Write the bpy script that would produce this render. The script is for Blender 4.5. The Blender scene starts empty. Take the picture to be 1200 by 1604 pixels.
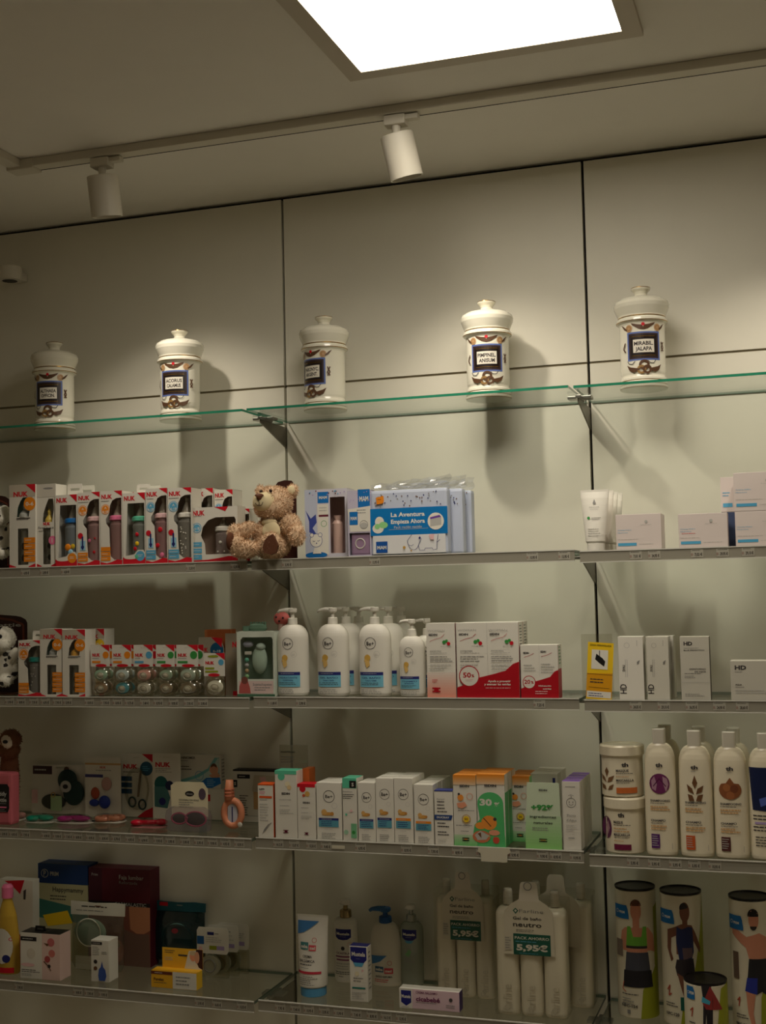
import bpy, bmesh, math, random
from mathutils import Vector, Matrix
from mathutils.geometry import tessellate_polygon
random.seed(7)
scene = bpy.context.scene
COL = scene.collection
PI = math.pi

# ------------------------------------------------------------------ camera
EYE = 1.45                                   # height of the lens above the floor
CAMPOS = Vector((1.29044514, -3.09559541, EYE))
FPX = 2004.41619
def cam_axes(yaw, pitch, roll):
    cy, sy = math.cos(yaw), math.sin(yaw); cp, sp = math.cos(pitch), math.sin(pitch)
    cr, sr = math.cos(roll), math.sin(roll)
    f = Vector((-sy * cp, cy * cp, sp)); r0 = Vector((cy, sy, 0)); u0 = r0.cross(f)
    return cr * r0 + sr * u0, -sr * r0 + cr * u0, f
CR, CU, CF = cam_axes(0.320181737, 0.0634183538, -0.0218318644)
cam_d = bpy.data.cameras.new('camera'); cam = bpy.data.objects.new('camera', cam_d); COL.objects.link(cam)
cam_d.sensor_fit = 'HORIZONTAL'; cam_d.sensor_width = 36.0; cam_d.lens = FPX / 1200 * 36.0
cam_d.clip_start = 0.05; cam_d.clip_end = 50
cam.matrix_world = Matrix(((CR.x, CU.x, -CF.x, CAMPOS.x), (CR.y, CU.y, -CF.y, CAMPOS.y), (CR.z, CU.z, -CF.z, CAMPOS.z), (0, 0, 0, 1)))
scene.camera = cam
# ------------------------------------------------------------------ view, world, light levels
scene.view_settings.view_transform = 'Standard'; scene.view_settings.look = 'None'
scene.view_settings.gamma = 1.0; scene.view_settings.use_curve_mapping = False
scene.view_settings.exposure = 0.0
try:
    scene.cycles.use_denoising = True; scene.cycles.max_bounces = 8; scene.cycles.transparent_max_bounces = 24
    scene.cycles.sample_clamp_indirect = 3.0; scene.cycles.caustics_reflective = False; scene.cycles.caustics_refractive = False
except Exception: pass
world = bpy.data.worlds.new('world'); scene.world = world; world.use_nodes = True
world.node_tree.nodes['Background'].inputs[0].default_value = (1, .9, .74, 1)
world.node_tree.nodes['Background'].inputs[1].default_value = 0.03
FILL_L = 0.4            # radiance of the unseen fill panels added behind the viewer
MAIN_L = 12.0             # radiance of the panel in view
SPOT_CONE = 94
SPOT_LEAN = .20
PANEL_COL = (1.0, .91, .77)
SPOT_W = 11.5             # watts of each track spot
SPOT_COL = (1.0, .895, .75)
CEIL = 1.0608 + EYE
ROOM = (-1.6, 2.6, -4.4)  # x left, x right, y behind the camera

def at(px, py, Y):
    """point of the plane y = Y seen at a pixel of the 1200x1604 photograph"""
    d = CF + (px - 600) / FPX * CR - (py - 802) / FPX * CU
    return CAMPOS + d * ((Y - CAMPOS.y) / d.y)
def pix(P):
    d = Vector(P) - CAMPOS; z = d.dot(CF)
    return 600 + FPX * d.dot(CR) / z, 802 - FPX * d.dot(CU) / z

# ------------------------------------------------------------------ materials
def lin(c):
    return tuple(((v / 255) / 12.92 if v / 255 <= .04045 else ((v / 255 + .055) / 1.055) ** 2.4) for v in c)
_M = {}
def mat(rgb, rough=.5, metal=0., noise=0., spec=.4, name=None):
    key = (tuple(rgb), rough, metal, noise, spec)
    if key in _M: return _M[key]
    m = bpy.data.materials.new(name or 'paint_%d' % len(_M)); m.use_nodes = True
    nt = m.node_tree; b = nt.nodes['Principled BSDF']; c = lin(rgb) + (1,)
    b.inputs['Base Color'].default_value = c
    b.inputs['Roughness'].default_value = rough; b.inputs['Metallic'].default_value = metal
    b.inputs['Specular IOR Level'].default_value = spec
    if noise:
        tc = nt.nodes.new('ShaderNodeTexCoord'); n = nt.nodes.new('ShaderNodeTexNoise'); mx = nt.nodes.new('ShaderNodeMix')
        mx.data_type = 'RGBA'; n.inputs['Scale'].default_value = 14; n.inputs['Detail'].default_value = 5
        nt.links.new(tc.outputs['Object'], n.inputs['Vector']); nt.links.new(n.outputs['Fac'], mx.inputs['Factor'])
        mx.inputs['A'].default_value = tuple(v * (1 - noise) for v in c[:3]) + (1,); mx.inputs['B'].default_value = tuple(min(1, v * (1 + noise)) for v in c[:3]) + (1,)
        nt.links.new(mx.outputs['Result'], b.inputs['Base Color'])
    _M[key] = m
    return m
def clear(rgb=(255, 255, 255), gloss=.12, tint=1.0, name='clear', rough=.08, body=0.0):
    """thin clear plastic or glass: see-through, with a surface reflection"""
    key = ('clear', rgb, gloss, tint, rough, body)
    if key in _M: return _M[key]
    m = bpy.data.materials.new(name); m.use_nodes = True; nt = m.node_tree; nt.nodes.clear()
    o = nt.nodes.new('ShaderNodeOutputMaterial'); t = nt.nodes.new('ShaderNodeBsdfTransparent'); g = nt.nodes.new('ShaderNodeBsdfGlossy')
    mx = nt.nodes.new('ShaderNodeMixShader'); fr = nt.nodes.new('ShaderNodeLayerWeight'); pw = nt.nodes.new('ShaderNodeMath'); ma = nt.nodes.new('ShaderNodeMath')
    fr.inputs['Blend'].default_value = .5; pw.operation = 'POWER'; pw.inputs[1].default_value = 4.0     # reflection grows towards grazing view, the same from both sides
    ma.operation = 'MULTIPLY_ADD'; ma.inputs[1].default_value = .6; ma.inputs[2].default_value = gloss * .35; ma.use_clamp = True
    nt.links.new(fr.outputs['Facing'], pw.inputs[0]); nt.links.new(pw.outputs[0], ma.inputs[0]); nt.links.new(ma.outputs[0], mx.inputs[0])
    c = lin(rgb); t.inputs[0].default_value = tuple(v * tint for v in c) + (1,); g.inputs['Roughness'].default_value = rough
    last = t.outputs[0]
    if body:
        d = nt.nodes.new('ShaderNodeBsdfDiffuse'); d.inputs[0].default_value = c + (1,); m2 = nt.nodes.new('ShaderNodeMixShader'); m2.inputs[0].default_value = body
        nt.links.new(t.outputs[0], m2.inputs[1]); nt.links.new(d.outputs[0], m2.inputs[2]); last = m2.outputs[0]
    nt.links.new(last, mx.inputs[1]); nt.links.new(g.outputs[0], mx.inputs[2]); nt.links.new(mx.outputs[0], o.inputs[0])
    _M[key] = m
    return m
K = dict(white=(232, 228, 216), card=(226, 222, 210), cream=(236, 226, 192), black=(22, 20, 20), dark=(46, 42, 42), ink=(66, 62, 62), grey=(140, 138, 134),
         lgrey=(186, 184, 178), red=(205, 22, 40), dred=(178, 14, 30), navy=(32, 38, 108), blue=(22, 112, 186), sky=(92, 170, 208), teal=(26, 128, 118), mint=(96, 196, 160),
         orange=(236, 140, 30), yellow=(246, 204, 34), pink=(236, 120, 160), lpink=(232, 190, 190), green=(60, 150, 70), lgreen=(150, 214, 140), purple=(112, 70, 160),
         brown=(112, 72, 42), dbrown=(54, 30, 24), gold=(190, 150, 70), tan=(206, 164, 112), peach=(232, 158, 124), lilac=(170, 150, 196), maroon=(96, 22, 44), aqua=(120, 200, 210),
         dgreen=(14, 92, 76), olive=(150, 160, 40), skin=(214, 158, 128), navy2=(18, 30, 70), lblue=(150, 200, 225), film=(206, 200, 186))
def kc(c, rough=.45): return c if isinstance(c, bpy.types.Material) else mat(K[c] if isinstance(c, str) else c, rough)
GLASSY = clear((255, 255, 255), .10, 1.0, 'clear_plastic')

# ------------------------------------------------------------------ mesh builder
_T = {}
def text_geo(s, bold=0):
    key = (s, bold)
    if key not in _T:
        cu = bpy.data.curves.new('t', 'FONT'); cu.body = s; cu.size = 1.0; cu.resolution_u = 2; cu.offset = bold * .015
        ob = bpy.data.objects.new('t', cu); me = ob.to_mesh()
        vs = [(v.co.x, v.co.y) for v in me.vertices]; fs = [tuple(p.vertices) for p in me.polygons]
        ob.to_mesh_clear(); bpy.data.objects.remove(ob); bpy.data.curves.remove(cu)
        if vs:
            x0 = min(v[0] for v in vs); w = max(v[0] for v in vs) - x0
            vs = [((x - x0), y) for x, y in vs]
        else: w = .3
        _T[key] = (vs, fs, w)
    return _T[key]
class MB:
    def __init__(s): s.v = []; s.f = []; s.mi = []; s.sm = []; s.mats = []
    def slot(s, m):
        m = kc(m)
        if m not in s.mats: s.mats.append(m)
        return s.mats.index(m)
    def add(s, vs, fs, m, smooth=False, F=None):
        b = len(s.v); k = s.slot(m)
        s.v += [tuple(F(*v)) if F else tuple(v) for v in vs]
        for f in fs: s.f.append(tuple(b + i for i in f)); s.mi.append(k); s.sm.append(smooth)
        return s
    def box(s, x0, x1, y0, y1, z0, z1, m, bev=0., top=None, side=None, F=None):
        m = kc(m)
        if bev:
            bm = bmesh.new(); bmesh.ops.create_cube(bm, size=1)
            for v in bm.verts: v.co = Vector(((x0 + x1) / 2 + v.co.x * (x1 - x0), (y0 + y1) / 2 + v.co.y * (y1 - y0), (z0 + z1) / 2 + v.co.z * (z1 - z0)))
            bmesh.ops.bevel(bm, geom=bm.edges[:], offset=bev, segments=2, profile=.6, affect='EDGES')
            bm.verts.index_update(); vs = [tuple(v.co) for v in bm.verts]
            for f in bm.faces:
                n = f.normal; mm = m
                if top is not None and n.z > .9: mm = top
                if side is not None and abs(n.x) > .9: mm = side
                s.add([vs[v.index] for v in f.verts], [tuple(range(len(f.verts)))], mm, False, F)
            bm.free(); return s
        V = [(x0, y0, z0), (x1, y0, z0), (x1, y1, z0), (x0, y1, z0), (x0, y0, z1), (x1, y0, z1), (x1, y1, z1), (x0, y1, z1)]
        for f, mm in (((0, 3, 2, 1), m), ((4, 5, 6, 7), top if top is not None else m), ((0, 1, 5, 4), m), ((2, 3, 7, 6), m),
                      ((1, 2, 6, 5), side if side is not None else m), ((3, 0, 4, 7), side if side is not None else m)):
            s.add([V[i] for i in f], [(0, 1, 2, 3)], mm, False, F)
        return s
    def loft(s, prof, m, n=40, cx=0, cy=0, e=2., capb=True, capt=True, F=None, smooth=True):
        """prof: (z, half width, half depth[, material of the band above])"""
        def ring(z, a, b):
            o = []
            for i in range(n):
                t = 2 * PI * i / n; c, sn = math.cos(t), math.sin(t)
                o.append((cx + a * math.copysign(abs(c) ** (2 / e), c), cy + b * math.copysign(abs(sn) ** (2 / e), sn), z))
            return o
        for p, q in zip(prof, prof[1:]):
            mm = p[3] if len(p) > 3 and p[3] is not None else m
            s.add(ring(*p[:3]) + ring(*q[:3]), [(i, (i + 1) % n, n + (i + 1) % n, n + i) for i in range(n)], mm, smooth, F)
        if capb: s.add(ring(*prof[0][:3]), [tuple(reversed(range(n)))], m, False, F)
        if capt: s.add(ring(*prof[-1][:3]), [tuple(range(n))], m, False, F)
        return s
    def ell(s, c, r, m, n=20, k=12, F=None, half=None):
        vs = []; fs = []
        for j in range(k + 1):
            ph = -PI / 2 + PI * j / k
            for i in range(n):
                t = 2 * PI * i / n
                vs.append((c[0] + r[0] * math.cos(ph) * math.cos(t), c[1] + r[1] * math.cos(ph) * math.sin(t), c[2] + r[2] * math.sin(ph)))
        for j in range(k):
            for i in range(n): fs.append((j * n + i, j * n + (i + 1) % n, (j + 1) * n + (i + 1) % n, (j + 1) * n + i))
        return s.add(vs, fs, m, True, F)
    def tube(s, pts, r, m, n=8, closed=False, F=None, flat=1.0):
        pts = [Vector(p) for p in pts]; N = len(pts); vs = []; fs = []
        rr = r if isinstance(r, (list, tuple)) else [r] * N
        for i, p in enumerate(pts):
            a = pts[(i - 1) % N] if (closed or i > 0) else p; b = pts[(i + 1) % N] if (closed or i < N - 1) else p
            t = (b - a).normalized(); ref = Vector((0, 1, 0)) if abs(t.y) < .9 else Vector((1, 0, 0))
            u = t.cross(ref).normalized(); w = t.cross(u)
            for k in range(n):
                q = 2 * PI * k / n; vs.append(tuple(p + u * math.cos(q) * rr[i] + w * math.sin(q) * rr[i] * flat))
        for i in range(N if closed else N - 1):
            for k in range(n): fs.append((i * n + k, i * n + (k + 1) % n, ((i + 1) % N) * n + (k + 1) % n, ((i + 1) % N) * n + k))
        if not closed: fs += [tuple(reversed(range(n))), tuple((N - 1) * n + k for k in range(n))]
        return s.add(vs, fs, m, True, F)
    def ring(s, c, R, r, m, axis='y', n=28, flat=1., sx=1., sz=1.):
        P = []
        for i in range(n):
            t = 2 * PI * i / n; a, b = R * math.cos(t) * sx, R * math.sin(t) * sz
            P.append((c[0] + a, c[1], c[2] + b) if axis == 'y' else (c[0] + a, c[1] + b, c[2]))
        return s.tube(P, r, m, 8, True, flat=flat)
    def slab(s, poly, y0, y1, m, holes=(), F=None, edge=None):
        """extruded outline in the x-z plane, from y0 (front) to y1 (back)"""
        loops = [list(poly)] + [list(h) for h in holes]; flat = [q for l in loops for q in l]
        tr = tessellate_polygon([[Vector((x, z, 0)) for x, z in l] for l in loops])
        for y in (y0, y1): s.add([(x, y, z) for x, z in flat], tr, m, False, F)
        for l in loops:
            n = len(l); s.add([(x, y0, z) for x, z in l] + [(x, y1, z) for x, z in l], [(i, (i + 1) % n, n + (i + 1) % n, n + i) for i in range(n)], edge or m, False, F)
        return s
    def build(s, name, parent=None, loc=(0, 0, 0), rz=0):
        me = bpy.data.meshes.new(name); me.from_pydata(s.v, [], s.f); me.update()
        for m in s.mats: me.materials.append(m)
        me.polygons.foreach_set('material_index', s.mi); me.polygons.foreach_set('use_smooth', s.sm)
        o = bpy.data.objects.new(name, me); COL.objects.link(o); o.location = loc; o.rotation_euler = (0, 0, rz)
        if parent: o.parent = parent
        return o
def cut2d(vs, fs, step):
    bm = bmesh.new(); bv = [bm.verts.new((x, y, 0)) for x, y in vs]
    for f in fs:
        try: bm.faces.new([bv[i] for i in f])
        except ValueError: pass
    if vs:
        x0 = min(v[0] for v in vs); x1 = max(v[0] for v in vs); k = math.ceil(x0 / step) * step
        while k < x1:
            bmesh.ops.bisect_plane(bm, geom=bm.verts[:] + bm.edges[:] + bm.faces[:], plane_co=(k, 0, 0), plane_no=(1, 0, 0)); k += step
    bm.verts.index_update(); v2 = [(v.co.x, v.co.y) for v in bm.verts]; f2 = [tuple(v.index for v in f.verts) for f in bm.faces]; bm.free()
    return v2, f2
def art(mb, F, W, H, prims, w0=.0003, step=None):
    """printing on a face: x 0..1 rightwards, y 0..1 downwards; F(u, v, w) gives the point (u from the middle, v up, w outwards)"""
    w = [w0]
    def put(vs, fs, c, cut=True):
        w[0] += .00006
        if step and cut: vs, fs = cut2d(vs, fs, step)
        mb.add([F(x, y, w[0]) for x, y in vs], fs, c)
    X = lambda x: (x - .5) * W
    Y = lambda y: (1 - y) * H
    for p in prims:
        k = p[0]
        if k == 'R': _, x0, y0, x1, y1, c = p; put([(X(x0), Y(y1)), (X(x1), Y(y1)), (X(x1), Y(y0)), (X(x0), Y(y0))], [(0, 1, 2, 3)], c)
        elif k == 'P':
            pts = [(X(x), Y(y)) for x, y in p[1]]
            put(pts, tessellate_polygon([[Vector((a, b, 0)) for a, b in pts]]), p[2])
        elif k in 'CE':
            if k == 'C': _, x, y, r, c = p; rx = rz = r * W
            else: _, x, y, rx, rz, c = p; rx *= W; rz *= H
            n = 22; put([(X(x) + rx * math.cos(2 * PI * i / n), Y(y) + rz * math.sin(2 * PI * i / n)) for i in range(n)], [tuple(range(n))], c)
        elif k == 'O':
            _, x, y, r, th, c = p; n = 28; R1, R0 = r * W, (r - th) * W
            put([(X(x) + q * math.cos(2 * PI * i / n), Y(y) + q * math.sin(2 * PI * i / n)) for q in (R1, R0) for i in range(n)],
                [(i, (i + 1) % n, n + (i + 1) % n, n + i) for i in range(n)], c)
        elif k == 'L':   # stroke along points
            _, pts, th, c = p; pts = [(X(x), Y(y)) for x, y in pts]; th *= W
            for (a, b), (c2, d) in zip(pts, pts[1:]):
                L = math.hypot(c2 - a, d - b) or 1e-6; nx, ny = -(d - b) / L * th / 2, (c2 - a) / L * th / 2
                put([(a + nx, b + ny), (a - nx, b - ny), (c2 - nx, d - ny), (c2 + nx, d + ny)], [(0, 1, 2, 3)], c)
        elif k == 'M':   # lines of print too small to read
            _, x0, y0, x1, n, dy, c = p[:7]; h = (p[7] if len(p) > 7 else .35) * dy
            for i in range(n):
                x = x0; end = x1 - random.random() * .35 * (x1 - x0); y = y0 + i * dy; vs = []; fs = []
                while x < end:
                    e = min(end, x + (x1 - x0) * random.uniform(.06, .2)); b = len(vs)
                    vs += [(X(x), Y(y + h / 2)), (X(e), Y(y + h / 2)), (X(e), Y(y - h / 2)), (X(x), Y(y - h / 2))]; fs.append((b, b + 1, b + 2, b + 3)); x = e + (x1 - x0) * .025
                put(vs, fs, c, False)
        elif k == 'T':   # T, x, y(middle), cap height, text, colour, width|None, align, bold, vertical
            _, x, y, h, t, c = p[:6]; wd = p[6] if len(p) > 6 else None; al = p[7] if len(p) > 7 else 'l'; bd = p[8] if len(p) > 8 else 1; vert = p[9] if len(p) > 9 else 0
            vs, fs, tw = text_geo(t, bd); sc = h * (W if vert else H) / .70; sx = sc if wd is None else wd * (H if vert else W) / max(tw, 1e-4)
            off = {'l': 0, 'c': -tw * sx / 2, 'r': -tw * sx}[al]
            if vert: q = [(X(x) - (b - .35) * sc, Y(y) + a * sx + off) for a, b in vs]
            else: q = [(X(x) + a * sx + off, Y(y) + (b - .35) * sc) for a, b in vs]
            put(q, fs, c, False)
# ------------------------------------------------------------------ things
def tag(o, label, cat, group=None, kind=None):
    if label: o['label'] = label
    if cat: o['category'] = cat
    if group: o['group'] = group
    if kind: o['kind'] = kind
    return o
def thing(name, label, cat, loc=(0, 0, 0), rz=0, group=None):
    o = bpy.data.objects.new(name, None); COL.objects.link(o); o.empty_display_size = .02; o.location = loc; o.rotation_euler = (0, 0, rz)
    return tag(o, label, cat, group)
def struct(o): o['kind'] = 'structure'; return o
def copy_tree(o, parent=None):
    c = o.copy(); COL.objects.link(c); c.parent = parent
    for ch in [q for q in o.children]: copy_tree(ch, c)
    return c
NTH = ['front', 'second', 'third', 'fourth', 'fifth', 'sixth']
def behind(o, n, dy, what, dx=0., group=None):
    """n copies standing in a file behind o"""
    if group: o['group'] = group
    for i in range(1, n + 1):
        c = copy_tree(o); c.location = Vector(o.location) + Vector((dx * i + random.uniform(-.001, .001), dy * i, 0))
        c['label'] = '%s, %s from the front of its file' % (what, NTH[i])
# ------------------------------------------------------------------ shelf data: front edge ends in the photograph
DG, DR = .2612, .2447
GT = .008
ENDS = {1: [((0, 667), (383, 641)), ((392, 639), (888, 603.6)), ((901, 602), (1200, 584))],
        2: [((0, 891.6), (393, 877)), ((402, 877), (896, 861.5)), ((905, 862), (1200, 857))],
        3: [((0, 1092), (386, 1092.5)), ((400, 1091), (906, 1095.7)), ((913, 1095), (1200, 1100))],
        4: [((0, 1298), (392, 1313.6)), ((400, 1311), (914, 1335)), ((922, 1336), (1200, 1353))],
        5: [((4, 1536), (400, 1569)), ((406, 1566), (700, 1593)), ((922, 1614), (1200, 1641))]}
XS = [(-1.2, -.006), (.006, .794), (.806, 1.594)]
def sz(row, bay):
    Yf = -DG if row == 1 else -DR
    a, b = ENDS[row][bay]; return (at(*a, Yf).z + at(*b, Yf).z) / 2
SZ = {(r, b): sz(r, b) for r in range(1, 6) for b in range(3)}
def solve(row, bay, l, r, top, Y=None, base=None):
    """where a thing stands: pixel extents of its front face; Y its front plane, or base its foot line in the photograph"""
    z = SZ[(row, bay)]; mid = (l + r) / 2
    if Y is None:
        d = CF + (mid - 600) / FPX * CR - (base - 802) / FPX * CU
        Y = (CAMPOS + d * ((z - CAMPOS.z) / d.z)).y
        Y = max(-DR - .004, min(-.02, Y))
    by = pix((at(mid, 900, Y).x, Y, z))[1]
    by = pix((at(mid, by, Y).x, Y, z))[1]
    xl, xr = at(l, by, Y).x, at(r, by, Y).x
    H = at(mid, top, Y).z - z
    return Vector(((xl + xr) / 2, Y, z)), xr - xl, H
def flatF(y=0.): return lambda u, v, w: (u, y - w, v)
def sideF(x, d): return lambda u, v, w: (x + w, u + d / 2, v)       # right side face, u runs front to back
def topF(z, d): return lambda u, v, w: (u, d - v if False else v, z + w)
# ================================================================== the room
XL, XR, YB = ROOM
wallm = mat((226, 222, 206), .5, 0, .03, .35); ceilm = mat((238, 234, 224), .85, 0, .02, .1)
gapm = mat((26, 20, 16), .7); stripm = mat((150, 140, 116), .45, .3)
HS = .5498 + EYE
m = MB()
edges = [-1.6, 0, .8, 1.6, 2.4]
for a, b in zip(edges, edges[1:]):
    for z0, z1 in ((0, HS - .003), (HS + .003, CEIL - .010)):
        m.box(a + .0035, b - .0035, 0, .018, z0, z1, wallm)
struct(m.build('wall_back'))
struct(MB().box(XL, XR, .019, .03, 0, CEIL, gapm).build('trim_1'))
m = MB()
for a, b in zip(edges, edges[1:]): m.box(a + .0035, b - .0035, .006, .0185, HS - .003, HS + .003, stripm)
struct(m.build('trim_2'))
struct(MB().box(XL - .1, XR + .1, YB - .1, .12, CEIL, CEIL + .1, ceilm).build('ceiling'))
struct(MB().box(XL - .1, XR + .1, YB - .1, .12, -.1, 0, mat((190, 180, 164), .4, 0, .05)).build('floor'))
side_m = mat((214, 206, 188), .6)
struct(MB().box(XL - .1, XL, YB, .12, 0, CEIL, side_m).build('wall_left'))
struct(MB().box(XR, XR + .1, YB, .12, 0, CEIL, side_m).build('wall_right'))
struct(MB().box(XL, XR, YB - .1, YB, 0, CEIL, side_m).build('wall_front'))

# ceiling panels: emissive diffuser in a slim frame
em = bpy.data.materials.new('panel_glow'); em.use_nodes = True; nt = em.node_tree; b = nt.nodes['Principled BSDF']
b.inputs['Base Color'].default_value = (.9, .9, .9, 1); b.inputs['Emission Color'].default_value = PANEL_COL + (1,); b.inputs['Emission Strength'].default_value = FILL_L
em_main = em.copy(); em_main.node_tree.nodes['Principled BSDF'].inputs['Emission Strength'].default_value = MAIN_L
def panel(x0, y1, w, label, main=False):
    t = thing('ceiling_panel_light', label, 'ceiling light', (x0 + w / 2, y1 - w / 2, CEIL))
    f = .036; h = w / 2; m = MB(); fm = mat((196, 186, 168), .5)
    for a in ((-h - f, h + f, h, h + f), (-h - f, h + f, -h - f, -h), (-h - f, -h, -h, h), (h, h + f, -h, h)): m.box(a[0], a[1], a[2], a[3], -.012, -.0005, fm)
    m.build('frame', t); MB().box(-h + .0005, h - .0005, -h + .0005, h - .0005, -.006, -.001, em_main if main else em).build('diffuser', t)
panel(.4742, -.7127, .5219, 'large square glowing white light panel set into the ceiling', True)
for i, (x, y) in enumerate(((.47, -2.6), (-1.1, -2.6), (1.75, -2.6))):  # three panels out of view, added to give the goods general fill light
    panel(x, y, .5219, ['glowing ceiling panel behind the viewer, middle one', 'glowing ceiling panel behind the viewer at left', 'glowing ceiling panel behind the viewer at right'][i])

# ------------------------------------------------------------------ spotlight track and its heads
wp = mat((214, 208, 192), .45); TY = -.483
t = thing('spotlight_track', 'long white spotlight track running along the ceiling before the wall, turning a corner at left', 'track rail', (0, TY, CEIL))
def zc(z): return z
corner = at(30, 256, TY).x
m = MB()
m.box(corner, XR - .3, -.017, .017, -.020, -.0005, wp, .0015)
m.build('rail', t)
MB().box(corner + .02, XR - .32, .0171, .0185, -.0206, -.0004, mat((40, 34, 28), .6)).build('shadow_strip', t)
MB().box(corner - .017, corner + .017, -.9, .017, -.0195, -.0006, wp, .0015).build('side_rail', t)
MB().box(corner - .022, corner + .05, -.022, .022, -.026, -.0007, wp, .003).build('corner_joint', t)
def spot(x, tiltx, tilty, label, col=SPOT_COL, W=SPOT_W, yy=TY):
    t = thing('track_spotlight', label, 'spotlight', (x, yy, CEIL - .0215), group=None)
    MB().box(-.024, .024, -.016, .016, -.022, 0, wp, .003).build('track_adapter', t)
    MB().box(.022, .052, -.010, .010, -.012, -.001, wp, .002).build('latch', t)
    MB().loft([(-.040, .008, .008), (-.022, .010, .010)], wp, 20).build('swivel', t)
    h = MB(); R = .0365; L = .096
    h.loft([(0, .012, .012), (0, R - .002, R - .002), (-.002, R, R), (-L, R, R), (-L, R - .003, R - .003), (-L + .045, R - .006, R - .006)][::-1], wp, 40, capb=False, capt=True)
    o = h.build('lamp_housing', t, (0, 0, -.040)); o.rotation_euler = (tiltx, tilty, 0)
    lm = bpy.data.materials.get('lamp_face')
    if not lm:
        lm = bpy.data.materials.new('lamp_face'); lm.use_nodes = True; q = lm.node_tree.nodes['Principled BSDF']
        q.inputs['Emission Color'].default_value = SPOT_COL + (1,); q.inputs['Emission Strength'].default_value = .05
    d = MB().loft([(-L + .0455, .026, .026), (-L + .0465, .026, .026)], lm, 24).build('lamp_face', o)
    ld = bpy.data.lights.new('spot_beam', 'SPOT'); ld.energy = W; ld.color = col; ld.spot_size = math.radians(SPOT_CONE); ld.spot_blend = 1.; ld.shadow_soft_size = .020
    lo = bpy.data.objects.new('spot_beam', ld); COL.objects.link(lo); lo.parent = o; lo.location = (0, 0, -L - .003); lo.rotation_euler = (SPOT_LEAN, 0, 0)
for px, tx, ty, W, lb in ((160, .22, 0., 1., 'white cylindrical track spotlight at left hanging straight down'), (622, .24, -.16, 1., 'white cylindrical track spotlight in the middle, tilted to the right')):
    spot(at(px, 260, TY).x, tx, ty, lb, W=SPOT_W * W)
spot(1.34, .24, .1, 'white cylindrical track spotlight at the right end of the track', W=SPOT_W)
spot(2.1, .24, .0, 'white cylindrical track spotlight far right on the track', W=SPOT_W)

# ------------------------------------------------------------------ security camera dome
c = at(18, 418, -.06)
t = thing('security_camera', 'small white round security camera with dark underside high on the wall at left', 'security camera', (c.x - .005, -.001, c.z))
MB().loft([(-.040, .026, .026), (-.038, .031, .031), (-.020, .034, .034), (-.003, .034, .034), (0, .031, .031)], wp, 32, cy=-.06).build('housing', t)
MB().loft([(-.0405, .0, .0), (-.0404, .021, .021)], 'black', 24, cy=-.06, capt=False).build('lens_window', t)
MB().box(-.018, .018, -.032, 0, -.032, -.008, wp, .003).build('wall_mount', t)

# ================================================================== shelves
pane_top = clear((251, 254, 252), .07, 1.0, 'glass_face', .03)
pane_edge = mat((40, 128, 98), .15, 0, 0, .6); railm = mat((150, 146, 132), .22, 0, 0, .7); lipm = mat((214, 212, 202), .2); tagm = mat((170, 166, 152), .6)
steel = mat((150, 148, 140), .3, .9)
TAGS = {(2, 0): [(40, '4,95 €'), (70, '3,90 €'), (103, '4,50 €'), (299, '13,50 €'), (369, '12,95 €')], (2, 1): [(450, '5,95 €'), (587, '13,95 €'), (834, '10,95 €'), (884, '15,95 €')],
        (2, 2): [(996, '7,01 €'), (1025, '34,95 €'), (1092, '7,02 €'), (1132, '29,95 €'), (1172, '29,10 €')],
        (3, 0): [(x, p) for x, p in zip((15, 33, 53, 71, 90, 106, 140, 165, 184, 203, 227, 248, 272, 296, 318), '5,95 €|8,95 €|7,95 €|6,95 €|7,95 €|5,95 €|10,95 €|7,95 €|8,95 €|9,75 €|7,40 €|8,95 €|9,95 €|7,95 €|5,95 €'.split('|'))],
        (3, 1): [(427, '11,80 €'), (472, '5,90 €'), (845, '7,25 €')], (3, 2): [(996, '24,05 €'), (1040, '29,10 €'), (1084, '36,95 €'), (1127, '24,90 €'), (1163, '28,60 €')],
        (4, 0): [(x, p) for x, p in zip((6, 21, 40, 72, 90, 107, 122, 142, 163, 182, 204, 225, 248, 267, 290, 312, 333, 353, 375), '5,95 €|4,95 €|7,95 €|4,90 €|9,90 €|7,45 €|8,95 €|4,95 €|8,95 €|5,70 €|4,95 €|6,90 €|9,95 €|3,95 €|5,95 €|3,95 €|9,90 €|4,95 €|10,95 €'.split('|'))],
        (4, 1): [(x, p) for x, p in zip((436, 461, 488, 511, 565, 637, 679, 717, 755, 805, 850, 871, 902), '14,12 €|13,07 €|15,50 €|9,45 €|6,95 €|8,95 €|7,95 €|8,95 €|17,90 €|9,95 €|9,90 €|8,95 €|10,95 €'.split('|'))],
        (4, 2): [(x, '5,95 €') for x in (992, 1025, 1058, 1088)] + [(1120, '10,95 €')],
        (5, 0): [(30, '7,95 €'), (122, '9,95 €'), (140, '7,95 €'), (162, '9,95 €'), (313, '3,95 €'), (340, '6,65 €'), (379, '10,55 €')],
        (5, 1): [(x, p) for x, p in zip((439, 463, 484, 508, 531, 558, 583, 605, 629), '7,95 €|7,40 €|10,95 €|13,95 €|13,90 €|7,45 €|8,95 €|16,13 €|12,95 €'.split('|'))], (5, 2): []}
ROWN = {1: 'top', 2: 'second', 3: 'third', 4: 'fourth', 5: 'lowest'}; BAYN = ['left', 'middle', 'right']
TAGD = mat((52, 46, 40), .6)
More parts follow.
